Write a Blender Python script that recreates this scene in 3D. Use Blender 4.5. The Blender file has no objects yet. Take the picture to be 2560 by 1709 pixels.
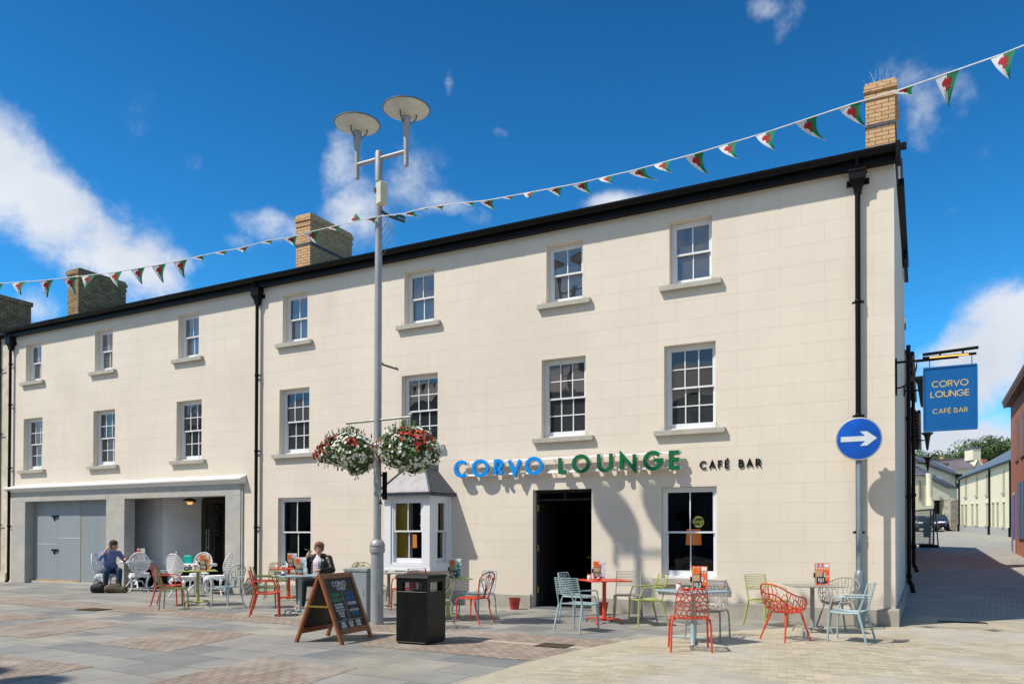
import bpy, math, random
from mathutils import Vector, Matrix
D = bpy.data
R = math.radians
random.seed(11)
scn = bpy.context.scene
COL = scn.collection

# ------------------------------------------------------------------ camera
YAW, PITCH, ROLL = 0.485356, 0.0119713, 0.00223537
FPX, SY = 1952.43, 459.776            # focal length and lens shift in pixels of a 2560 px wide frame
CAM = Vector((0.0, -15.45, 1.6))
_f = Vector((-math.sin(YAW), math.cos(YAW), 0)); _r = Vector((math.cos(YAW), math.sin(YAW), 0)); _u = Vector((0, 0, 1))
_f, _u = _f*math.cos(PITCH)+_u*math.sin(PITCH), _u*math.cos(PITCH)-_f*math.sin(PITCH)
_r, _u = _r*math.cos(ROLL)+_u*math.sin(ROLL), _u*math.cos(ROLL)-_r*math.sin(ROLL)
cam = D.objects.new('camera', D.cameras.new('camera')); COL.objects.link(cam)
cam.matrix_world = Matrix(((_r.x, _u.x, -_f.x, CAM.x), (_r.y, _u.y, -_f.y, CAM.y), (_r.z, _u.z, -_f.z, CAM.z), (0, 0, 0, 1)))
cam.data.lens = 36*FPX/2560; cam.data.sensor_width = 36; cam.data.shift_y = SY/2560
cam.data.clip_end = 3000; scn.camera = cam

def ray(x, y):                         # direction through a point of the survey photograph (2560 wide)
    return _f+_r*((x-1280)/FPX)-_u*((y-854.5-SY)/FPX)
def at(x, y, d): return CAM+ray(x, y)*d

# ------------------------------------------------------------------ light
SUN = Vector((.49, .58, -1)).normalized()
sun = D.objects.new('sun', D.lights.new('sun', 'SUN')); COL.objects.link(sun)
sun.data.energy = 4.5; sun.data.angle = R(.8); sun.data.color = (1, .93, .83)
sun.rotation_euler = SUN.to_track_quat('-Z', 'Y').to_euler()
scn.view_settings.view_transform = 'Standard'; scn.view_settings.look = 'None'
scn.view_settings.gamma = 1; scn.view_settings.exposure = .17
try: scn.view_settings.use_curve_mapping = False
except Exception: pass

w = D.worlds.new('World'); scn.world = w; w.use_nodes = True
N, L = w.node_tree.nodes, w.node_tree.links
N.clear()
def nd(N, t, **k):
    n = N.new(t)
    for a, b in k.items():
        if hasattr(n, a): setattr(n, a, b)
    return n
sky = nd(N, 'ShaderNodeTexSky', sky_type='NISHITA', sun_disc=False)
sky.sun_elevation = math.asin(-SUN.z); sky.sun_rotation = math.atan2(-SUN.x, -SUN.y)
sky.air_density = 1.0; sky.dust_density = .25; sky.ozone_density = 3.0; sky.altitude = 300
hs = nd(N, 'ShaderNodeHueSaturation'); hs.inputs['Saturation'].default_value = 1.25; hs.inputs['Value'].default_value = 1.0; hs.inputs['Hue'].default_value = .497
L.new(sky.outputs[0], hs.inputs['Color'])
bg = nd(N, 'ShaderNodeBackground'); bg.inputs[1].default_value = .112
tint = nd(N, 'ShaderNodeVectorMath', operation='MULTIPLY'); tint.inputs[1].default_value = (.34, .97, 1.20)
L.new(hs.outputs[0], tint.inputs[0])
tc = nd(N, 'ShaderNodeTexCoord')
nrm = nd(N, 'ShaderNodeVectorMath', operation='NORMALIZE'); L.new(tc.outputs['Generated'], nrm.inputs[0])
DIR = nrm.outputs[0]
def m_(op, a, b=None, c=None, clamp=False):
    n = nd(N, 'ShaderNodeMath', operation=op, use_clamp=clamp)
    for i, v in enumerate((a, b, c)):
        if v is None: continue
        if isinstance(v, (int, float)): n.inputs[i].default_value = v
        else: L.new(v, n.inputs[i])
    return n.outputs[0]
def dot(v):
    n = nd(N, 'ShaderNodeVectorMath', operation='DOT_PRODUCT'); L.new(DIR, n.inputs[0]); n.inputs[1].default_value = v
    return n.outputs['Value']
# clouds: (x, y, half width, half height, tilt in degrees, density) at their bearings in the sky
CL = [(-20, 400, 250, 150, 40, 1.35), (120, 520, 300, 120, 36, 1.3), (230, 640, 290, 90, 14, 1.15), (390, 640, 150, 60, 10, .8), (100, 760, 70, 60, 0, .95), (655, 555, 150, 50, 5, .78), (590, 600, 60, 30, 0, .6),
      (850, 400, 60, 130, 20, .8), (880, 520, 90, 80, 20, .78), (1040, 430, 90, 100, 30, .72), (1130, 510, 130, 40, 15, .74), (1535, 503, 70, 26, 0, .95), (1915, 20, 80, 45, 30, .8), (1960, 70, 45, 75, 25, .75), (1790, 50, 60, 40, 50, .5),
      (1250, 332, 40, 22, 10, .6), (2290, 250, 80, 140, -25, .8), (2395, 230, 140, 70, 30, .7), (2420, 320, 80, 140, -20, .62), (2390, 530, 70, 60, 30, .68), (2500, 260, 90, 60, 20, .55), (2450, 900, 170, 110, -28, 1.3), (2540, 800, 130, 100, -20, 1.2), (2330, 1040, 150, 70, 0, .95), (2420, 1110, 220, 70, 0, 1.2), (2180, 520, 50, 90, 0, .4),
      (480, 420, 30, 70, 50, .34), (1120, 215, 18, 40, 0, .62), (720, 430, 40, 80, 20, .55), (310, 350, 50, 110, 40, .36)]
zz = nd(N, 'ShaderNodeSeparateXYZ'); L.new(DIR, zz.inputs[0])
gr_ = nd(N, 'ShaderNodeMapRange'); L.new(zz.outputs[2], gr_.inputs[0]); gr_.inputs[1].default_value = .15; gr_.inputs[2].default_value = .62; gr_.inputs[3].default_value = 1.34; gr_.inputs[4].default_value = .74
gs = nd(N, 'ShaderNodeVectorMath', operation='SCALE'); L.new(tint.outputs[0], gs.inputs[0]); L.new(gr_.outputs[0], gs.inputs['Scale']); L.new(gs.outputs[0], bg.inputs[0])
# broken cloud behind the camera, added out of view to whiten the shadows
bk_ = nd(N, 'ShaderNodeMapRange', interpolation_type='SMOOTHSTEP'); L.new(zz.outputs[1], bk_.inputs[0]); bk_.inputs[1].default_value = -.05; bk_.inputs[2].default_value = -.5; bk_.inputs[3].default_value = 0; bk_.inputs[4].default_value = .80
tot = m_('MULTIPLY', bk_.outputs[0], m_('GREATER_THAN', zz.outputs[2], -.05))
for (x, y, sx, sy, tl, st) in CL:
    c = ray(x, y).normalized()
    h = Vector((-c.y, c.x, 0)).normalized()*-1; v = h.cross(c)
    if h.dot(_r) < 0: h = -h
    if v.z < 0: v = -v
    a = R(-tl); h, v = h*math.cos(a)+v*math.sin(a), v*math.cos(a)-h*math.sin(a)
    k = c.dot(_f)/FPX
    e1 = m_('DIVIDE', dot(h), sx*k); e2 = m_('DIVIDE', dot(v), sy*k)
    rr = m_('ADD', m_('MULTIPLY', e1, e1), m_('MULTIPLY', e2, e2))
    g = m_('MULTIPLY', m_('POWER', 2.718, m_('MULTIPLY', rr, -.95)), st)
    g = m_('MULTIPLY', g, m_('GREATER_THAN', dot(c), 0))
    tot = g if tot is None else m_('MAXIMUM', tot, g)
mp = nd(N, 'ShaderNodeMapping'); mp.inputs['Rotation'].default_value = (0, R(30), R(20)); mp.inputs['Scale'].default_value = (1, 1, 1.15); L.new(DIR, mp.inputs[0])
def noise(scale, det, rough, dist=0):
    n = nd(N, 'ShaderNodeTexNoise'); L.new(mp.outputs[0], n.inputs['Vector'])
    n.inputs['Scale'].default_value = scale; n.inputs['Detail'].default_value = det; n.inputs['Roughness'].default_value = rough; n.inputs['Distortion'].default_value = dist
    return n.outputs['Fac']
nf = m_('ADD', m_('MULTIPLY', noise(8.5, 15, .62, .12), .95), m_('MULTIPLY', noise(3.1, 3, .5), .3))
dn = m_('SUBTRACT', m_('ADD', m_('MULTIPLY', nf, 2.15), m_('MULTIPLY', tot, .74)), 1.64)
al = nd(N, 'ShaderNodeMapRange', interpolation_type='SMOOTHSTEP'); L.new(dn, al.inputs[0])
al.inputs[1].default_value = 0; al.inputs[2].default_value = .66
alpha = m_('MULTIPLY', al.outputs[0], m_('MULTIPLY', tot, 1.9, clamp=True), clamp=True)
cb = nd(N, 'ShaderNodeBackground')
cr = nd(N, 'ShaderNodeValToRGB'); cr.color_ramp.elements[0].color = (.80, .85, .93, 1); cr.color_ramp.elements[1].color = (.55, .62, .73, 1)
cr.color_ramp.elements[0].position = .42; cr.color_ramp.elements[1].position = .75
L.new(noise(3.4, 6, .55), cr.inputs[0]); L.new(cr.outputs[0], cb.inputs[0]); cb.inputs[1].default_value = .88
mx = nd(N, 'ShaderNodeMixShader'); L.new(alpha, mx.inputs[0]); L.new(bg.outputs[0], mx.inputs[1]); L.new(cb.outputs[0], mx.inputs[2])
wo = nd(N, 'ShaderNodeOutputWorld'); L.new(mx.outputs[0], wo.inputs[0])

# ------------------------------------------------------------------ materials
def srgb(r, g, b):
    f = lambda c: (c/255/12.92) if c/255 <= .04045 else ((c/255+.055)/1.055)**2.4
    return (f(r), f(g), f(b))
MATS = {}
def mat(name, col, rough=.6, metal=0, var=.12, vs=3, bump=0, bs=60, spec=.5, coat=0, emit=0, streak=0):
    if name in MATS: return MATS[name]
    m = D.materials.new(name); m.use_nodes = True; MATS[name] = m
    N, L = m.node_tree.nodes, m.node_tree.links
    p = N['Principled BSDF']
    p.inputs['Roughness'].default_value = rough; p.inputs['Metallic'].default_value = metal
    p.inputs['Specular IOR Level'].default_value = spec; p.inputs['Coat Weight'].default_value = coat
    tc = N.new('ShaderNodeTexCoord')
    if var:
        mp = N.new('ShaderNodeMapping'); L.new(tc.outputs['Object'], mp.inputs[0])
        if streak: mp.inputs['Scale'].default_value = (1, 1, streak)
        n = N.new('ShaderNodeTexNoise'); n.inputs['Scale'].default_value = vs; n.inputs['Detail'].default_value = 8; n.inputs['Roughness'].default_value = .65
        L.new(mp.outputs[0], n.inputs['Vector'])
        mr = N.new('ShaderNodeMapRange'); L.new(n.outputs['Fac'], mr.inputs[0])
        mr.inputs[1].default_value = .3; mr.inputs[2].default_value = .7; mr.inputs[3].default_value = 1-var; mr.inputs[4].default_value = 1+var*.7
        mu = N.new('ShaderNodeVectorMath'); mu.operation = 'SCALE'; mu.inputs[0].default_value = col[:3]; L.new(mr.outputs[0], mu.inputs['Scale'])
        L.new(mu.outputs[0], p.inputs['Base Color'])
    else: p.inputs['Base Color'].default_value = (*col[:3], 1)
    if bump:
        n2 = N.new('ShaderNodeTexNoise'); n2.inputs['Scale'].default_value = bs; n2.inputs['Detail'].default_value = 4; L.new(tc.outputs['Object'], n2.inputs['Vector'])
        b = N.new('ShaderNodeBump'); b.inputs['Strength'].default_value = bump; b.inputs['Distance'].default_value = .01
        L.new(n2.outputs['Fac'], b.inputs['Height']); L.new(b.outputs[0], p.inputs['Normal'])
    if emit:
        p.inputs['Emission Color'].default_value = (*col[:3], 1); p.inputs['Emission Strength'].default_value = emit
    return m

def blockmat(name, c1, c2, cm, bw, bh, mortar, plane='xz', offset=.5, rot=0, rough=.8, var=.15, vs=2.2, bump=.3, spread=0, smooth=.1, patch=None, squash=1, sqf=2, wob=0, grain=.25, spots=0, streaks=0):
    """masonry / paving: a brick pattern on two world axes with per-block colour, stains and sunk joints"""
    if name in MATS: return MATS[name]
    m = D.materials.new(name); m.use_nodes = True; MATS[name] = m
    N, L = m.node_tree.nodes, m.node_tree.links
    p = N['Principled BSDF']; p.inputs['Roughness'].default_value = rough
    tc = N.new('ShaderNodeTexCoord'); sp = N.new('ShaderNodeSeparateXYZ'); L.new(tc.outputs['Object'], sp.inputs[0])
    cb = N.new('ShaderNodeCombineXYZ')
    if plane == 'xz':
        a = N.new('ShaderNodeMath'); a.operation = 'ADD'; L.new(sp.outputs[0], a.inputs[0]); L.new(sp.outputs[1], a.inputs[1])
        L.new(a.outputs[0], cb.inputs[0]); L.new(sp.outputs[2], cb.inputs[1])
    else:
        L.new(sp.outputs[0], cb.inputs[0]); L.new(sp.outputs[1], cb.inputs[1])
    mp = N.new('ShaderNodeMapping'); mp.inputs['Rotation'].default_value = (0, 0, R(rot)); L.new(cb.outputs[0], mp.inputs[0])
    vec = mp.outputs[0]
    if wob:
        wn = N.new('ShaderNodeTexNoise'); wn.inputs['Scale'].default_value = 1.5; L.new(cb.outputs[0], wn.inputs['Vector'])
        ws = N.new('ShaderNodeVectorMath'); ws.operation = 'SCALE'; L.new(wn.outputs['Color'], ws.inputs[0]); ws.inputs['Scale'].default_value = wob
        wa = N.new('ShaderNodeVectorMath'); L.new(vec, wa.inputs[0]); L.new(ws.outputs[0], wa.inputs[1]); vec = wa.outputs[0]
    br = N.new('ShaderNodeTexBrick'); L.new(vec, br.inputs['Vector'])
    br.offset = offset; br.squash = squash; br.squash_frequency = sqf
    br.inputs['Color1'].default_value = (*c1, 1); br.inputs['Color2'].default_value = (*c2, 1); br.inputs['Mortar'].default_value = (*cm, 1)
    br.inputs['Scale'].default_value = 1; br.inputs['Mortar Size'].default_value = mortar; br.inputs['Mortar Smooth'].default_value = smooth
    br.inputs['Bias'].default_value = spread; br.inputs['Brick Width'].default_value = bw; br.inputs['Row Height'].default_value = bh
    col = br.outputs['Color']
    def nz(s, d=6, r=.6):
        n = N.new('ShaderNodeTexNoise'); n.inputs['Scale'].default_value = s; n.inputs['Detail'].default_value = d; n.inputs['Roughness'].default_value = r
        L.new(cb.outputs[0], n.inputs['Vector']); return n.outputs['Fac']
    if patch:                                       # a second stone colour in large soft patches
        mr = N.new('ShaderNodeMapRange'); L.new(nz(patch[1], 3), mr.inputs[0]); mr.inputs[1].default_value = patch[2]; mr.inputs[2].default_value = patch[2]+.12; mr.inputs[4].default_value = patch[3]
        mi = N.new('ShaderNodeMix'); mi.data_type = 'RGBA'; L.new(mr.outputs[0], mi.inputs[0]); L.new(col, mi.inputs[6]); mi.inputs[7].default_value = (*patch[0], 1)
        col = mi.outputs[2]
    mr = N.new('ShaderNodeMapRange'); L.new(nz(vs, 8), mr.inputs[0]); mr.inputs[1].default_value = .3; mr.inputs[2].default_value = .7; mr.inputs[3].default_value = 1-var; mr.inputs[4].default_value = 1+var*.6
    g = N.new('ShaderNodeMapRange'); L.new(nz(90, 3), g.inputs[0]); g.inputs[1].default_value = .3; g.inputs[2].default_value = .7; g.inputs[3].default_value = 1-var*.6; g.inputs[4].default_value = 1+var*.5
    mm = N.new('ShaderNodeMath'); mm.operation = 'MULTIPLY'; L.new(mr.outputs[0], mm.inputs[0]); L.new(g.outputs[0], mm.inputs[1])
    def mulv(x):
        n = N.new('ShaderNodeMath'); n.operation = 'MULTIPLY'; L.new(mm_[0], n.inputs[0]); L.new(x, n.inputs[1]); mm_[0] = n.outputs[0]
    mm_ = [mm.outputs[0]]
    if spots:                                       # trodden gum spots and small dark stains
        vo = N.new('ShaderNodeTexVoronoi'); vo.inputs['Scale'].default_value = 2.1; L.new(cb.outputs[0], vo.inputs['Vector'])
        q = N.new('ShaderNodeMapRange'); L.new(vo.outputs['Distance'], q.inputs[0]); q.inputs[1].default_value = .035; q.inputs[2].default_value = .06; q.inputs[3].default_value = 1-spots; mulv(q.outputs[0])
        q = N.new('ShaderNodeMapRange'); L.new(nz(.55, 5, .7), q.inputs[0]); q.inputs[1].default_value = .36; q.inputs[2].default_value = .5; q.inputs[3].default_value = 1-spots*.7; mulv(q.outputs[0])
    if streaks:                                     # rain streaks and grime low on the wall
        mz = N.new('ShaderNodeMapping'); mz.inputs['Scale'].default_value = (6, .35, 1); L.new(cb.outputs[0], mz.inputs[0])
        ns = N.new('ShaderNodeTexNoise'); ns.inputs['Scale'].default_value = 1.0; ns.inputs['Detail'].default_value = 7; ns.inputs['Roughness'].default_value = .7; L.new(mz.outputs[0], ns.inputs['Vector'])
        q = N.new('ShaderNodeMapRange'); L.new(ns.outputs['Fac'], q.inputs[0]); q.inputs[1].default_value = .34; q.inputs[2].default_value = .52; q.inputs[3].default_value = 1-streaks; mulv(q.outputs[0])
        q = N.new('ShaderNodeMapRange'); L.new(sp.outputs[2], q.inputs[0]); q.inputs[1].default_value = .3; q.inputs[2].default_value = .9; q.inputs[3].default_value = 1-streaks*1.3; mulv(q.outputs[0])
    sc = N.new('ShaderNodeVectorMath'); sc.operation = 'SCALE'; L.new(col, sc.inputs[0]); L.new(mm_[0], sc.inputs['Scale'])
    L.new(sc.outputs[0], p.inputs['Base Color'])
    h = N.new('ShaderNodeMath'); h.operation = 'SUBTRACT'; h.inputs[0].default_value = 1; L.new(br.outputs['Fac'], h.inputs[1])
    h2 = N.new('ShaderNodeMath'); h2.operation = 'MULTIPLY_ADD'; L.new(nz(70, 4), h2.inputs[0]); h2.inputs[1].default_value = grain; L.new(h.outputs[0], h2.inputs[2])
    b = N.new('ShaderNodeBump'); b.inputs['Strength'].default_value = bump; b.inputs['Distance'].default_value = .012
    L.new(h2.outputs[0], b.inputs['Height']); L.new(b.outputs[0], p.inputs['Normal'])
    return m

def glassmat(name, tint=(.9, .93, .95), refl=1.0, trans=True, base=(.012, .013, .015), ior=1.5):
    if name in MATS: return MATS[name]
    m = D.materials.new(name); m.use_nodes = True; MATS[name] = m
    N, L = m.node_tree.nodes, m.node_tree.links; N.clear()
    o = N.new('ShaderNodeOutputMaterial'); mx = N.new('ShaderNodeMixShader'); gl = N.new('ShaderNodeBsdfGlossy'); gl.inputs['Roughness'].default_value = .015
    fr = N.new('ShaderNodeFresnel'); fr.inputs[0].default_value = ior
    fm = N.new('ShaderNodeMath'); fm.operation = 'MULTIPLY'; fm.use_clamp = True; fm.inputs[1].default_value = refl; L.new(fr.outputs[0], fm.inputs[0])
    tc = N.new('ShaderNodeTexCoord'); n = N.new('ShaderNodeTexNoise'); n.inputs['Scale'].default_value = 1.7; n.inputs['Detail'].default_value = 1; L.new(tc.outputs['Object'], n.inputs['Vector'])
    b = N.new('ShaderNodeBump'); b.inputs['Strength'].default_value = .25; b.inputs['Distance'].default_value = .02; L.new(n.outputs['Fac'], b.inputs['Height']); L.new(b.outputs[0], gl.inputs['Normal'])
    if trans: a = N.new('ShaderNodeBsdfTransparent'); a.inputs[0].default_value = (*tint, 1)
    else: a = N.new('ShaderNodeBsdfDiffuse'); a.inputs[0].default_value = (*base, 1)
    L.new(fm.outputs[0], mx.inputs[0]); L.new(a.outputs[0], mx.inputs[1]); L.new(gl.outputs[0], mx.inputs[2]); L.new(mx.outputs[0], o.inputs[0])
    return m

# ------------------------------------------------------------------ mesh builder
class MB:
    def __init__(s): s.v = []; s.f = []; s.m = []; s.sm = []; s.mi = 0; s.smooth = False
    def add(s, vs, fs):
        o = len(s.v); s.v += [Vector(p) for p in vs]
        for f in fs: s.f.append(tuple(i+o for i in f)); s.m.append(s.mi); s.sm.append(s.smooth)
        return s
    def box(s, x0, x1, y0, y1, z0, z1, M=None):
        vs = [Vector((x, y, z)) for z in (z0, z1) for y in (y0, y1) for x in (x0, x1)]
        if M: vs = [M @ v for v in vs]
        return s.add(vs, [(0, 2, 3, 1), (4, 5, 7, 6), (0, 1, 5, 4), (2, 6, 7, 3), (0, 4, 6, 2), (1, 3, 7, 5)])
    def bbox(s, x0, x1, y0, y1, z0, z1, c=.01, M=None):
        """box with chamfered vertical edges and top"""
        def ring(z, i): return [(x0+i, y0+i+c, z), (x0+i+c, y0+i, z), (x1-i-c, y0+i, z), (x1-i, y0+i+c, z), (x1-i, y1-i-c, z), (x1-i-c, y1-i, z), (x0+i+c, y1-i, z), (x0+i, y1-i-c, z)]
        vs = ring(z0, 0)+ring(z1-c, 0)+ring(z1, c*.7)
        if M: vs = [M @ Vector(v) for v in vs]
        fs = [tuple(range(7, -1, -1)), tuple(range(16, 24))]
        for r in (0, 8):
            for i in range(8): j = (i+1) % 8; fs.append((r+i, r+j, r+8+j, r+8+i))
        return s.add(vs, fs)
    def tube(s, pts, r, n=8, closed=False, cap=True, flat=1.0):
        pts = [Vector(p) for p in pts]; k = len(pts)
        rs = list(r) if isinstance(r, (list, tuple)) else [r]*k
        old = s.smooth; s.smooth = True
        vs = []; up = None
        for i, p in enumerate(pts):
            if closed: t = pts[(i+1) % k]-pts[i-1]
            else: t = pts[min(i+1, k-1)]-pts[max(i-1, 0)]
            t.normalize()
            if up is None:
                up = Vector((0, 0, 1)) if abs(t.z) < .9 else Vector((0, 1, 0))
            a = up-t*up.dot(t)
            if a.length < 1e-6: a = t.orthogonal()
            a.normalize(); up = a; b = t.cross(a)
            for j in range(n):
                an = 2*math.pi*j/n; vs.append(p+(a*math.cos(an)*flat+b*math.sin(an))*rs[i])
        fs = []
        for i in range(k if closed else k-1):
            q = (i+1) % k
            for j in range(n): j2 = (j+1) % n; fs.append((i*n+j, q*n+j, q*n+j2, i*n+j2))
        s.add(vs, fs); s.smooth = old
        if cap and not closed:
            s.add(vs[:n], [tuple(range(n))]); s.add(vs[-n:], [tuple(range(n-1, -1, -1))])
        return s
    def lathe(s, prof, c=(0, 0, 0), n=16, M=None, smooth=True):
        vs = []
        for (r, z) in prof:
            for j in range(n): a = 2*math.pi*j/n; vs.append(Vector((r*math.cos(a), r*math.sin(a), z)))
        if M: vs = [M @ v for v in vs]
        vs = [v+Vector(c) for v in vs]
        fs = []
        for i in range(len(prof)-1):
            for j in range(n): j2 = (j+1) % n; fs.append((i*n+j, i*n+j2, (i+1)*n+j2, (i+1)*n+j))
        old = s.smooth; s.smooth = smooth; s.add(vs, fs); s.smooth = old
        if prof[0][0] > 1e-4: s.add(vs[:n], [tuple(range(n-1, -1, -1))])
        if prof[-1][0] > 1e-4: s.add(vs[-n:], [tuple(range(n))])
        return s
    def ell(s, c, r, n=12, k=8, M=None):
        prof = [(max(1e-5, math.sin(math.pi*i/k)), -math.cos(math.pi*i/k)) for i in range(k+1)]
        S = Matrix.Diagonal((*r, 1)) if not isinstance(r, (int, float)) else Matrix.Diagonal((r, r, r, 1))
        return s.lathe(prof, c, n, (M @ S) if M else S)
    def cap(s, p, q, r1, r2, n=10):
        p = Vector(p); q = Vector(q); d = q-p; l = d.length or 1e-5
        M = d.to_track_quat('Z', 'Y').to_matrix().to_4x4(); prof = []
        for i in range(5): a = math.pi/2*i/4; prof.append((max(1e-4, r1*math.sin(a)), -r1*math.cos(a)))
        for i in range(5): a = math.pi/2*i/4; prof.append((max(1e-4, r2*math.cos(a)), l+r2*math.sin(a)))
        return s.lathe(prof, p, n, M)
    def prism(s, poly, y0, y1, ax='y', M=None):
        """polygon (a, b) extruded along ax; for 'y' a = x, b = z; for 'x' a = y, b = z; for 'z' a = x, b = y"""
        def P(a, b, t): return {'y': (a, t, b), 'x': (t, a, b), 'z': (a, b, t)}[ax]
        n = len(poly); vs = [P(a, b, y0) for a, b in poly]+[P(a, b, y1) for a, b in poly]
        if M: vs = [M @ Vector(v) for v in vs]
        return s.add(vs, [tuple(range(n)), tuple(range(2*n-1, n-1, -1))]+[(i, n+i, n+(i+1) % n, (i+1) % n) for i in range(n)])
    def stroke(s, pl, hw, y0, y1, closed=False, M=None):
        """a polyline in x-z drawn as a solid bar of half width hw between depths y0 and y1"""
        P = []
        for p in pl:
            p = Vector(p)
            if not P or (p-P[-1]).length > 1e-5: P.append(p)
        k = len(P); A = []; B = []
        for i in range(k):
            a = P[i-1] if (i or closed) else None; b = P[(i+1) % k] if (i < k-1 or closed) else None
            t1 = (P[i]-a).normalized() if a is not None else None; t2 = (b-P[i]).normalized() if b is not None else None
            if t1 is None: t1 = t2
            if t2 is None: t2 = t1
            n1 = Vector((-t1.y, t1.x)); n2 = Vector((-t2.y, t2.x)); m = (n1+n2)
            if m.length < 1e-4: m = n1
            m.normalize(); q = hw/max(.28, m.dot(n1)); A.append(P[i]+m*q); B.append(P[i]-m*q)
        vs = []
        for i in range(k): vs += [(A[i].x, y0, A[i].y), (B[i].x, y0, B[i].y), (B[i].x, y1, B[i].y), (A[i].x, y1, A[i].y)]
        if M: vs = [M @ Vector(v) for v in vs]
        fs = []
        for i in range(k if closed else k-1):
            o = i*4; q = ((i+1) % k)*4
            for j in range(4): j2 = (j+1) % 4; fs.append((o+j, o+j2, q+j2, q+j))
        if not closed: fs += [(3, 2, 1, 0), tuple((k-1)*4+j for j in range(4))]
        return s.add(vs, fs)
    def mesh(s, name, mats):
        me = D.meshes.new(name); me.from_pydata([tuple(v) for v in s.v], [], s.f)
        for m in (mats if isinstance(mats, (list, tuple)) else [mats]): me.materials.append(m)
        me.polygons.foreach_set('material_index', s.m)
        me.polygons.foreach_set('use_smooth', s.sm)
        if any(s.sm): me.set_sharp_from_angle(angle=R(38))
        me.update(); return me
    def build(s, name, mats, parent=None, bevel=0):
        o = D.objects.new(name, s.mesh(name, mats)); COL.objects.link(o)
        if parent: o.parent = parent
        if bevel:
            b = o.modifiers.new('Bevel', 'BEVEL'); b.width = bevel; b.segments = 2; b.limit_method = 'ANGLE'
        return o

def thing(name, label, cat, loc=(0, 0, 0), rot=0, group=None, scale=1):
    o = D.objects.new(name, None); COL.objects.link(o); o.location = loc; o.rotation_euler = (0, 0, rot)
    o.scale = (scale,)*3; o.empty_display_size = .2
    return tag(o, label, cat, group)
def tag(o, label=None, cat=None, group=None, kind=None):
    if label: o['label'] = label
    if cat: o['category'] = cat
    if group: o['group'] = group
    if kind: o['kind'] = kind
    return o
def copy_tree(o, parent=None):
    c = o.copy(); COL.objects.link(c)
    if parent: c.parent = parent; c.matrix_parent_inverse = o.matrix_parent_inverse
    for ch in list(o.children): copy_tree(ch, c)
    return c

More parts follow.
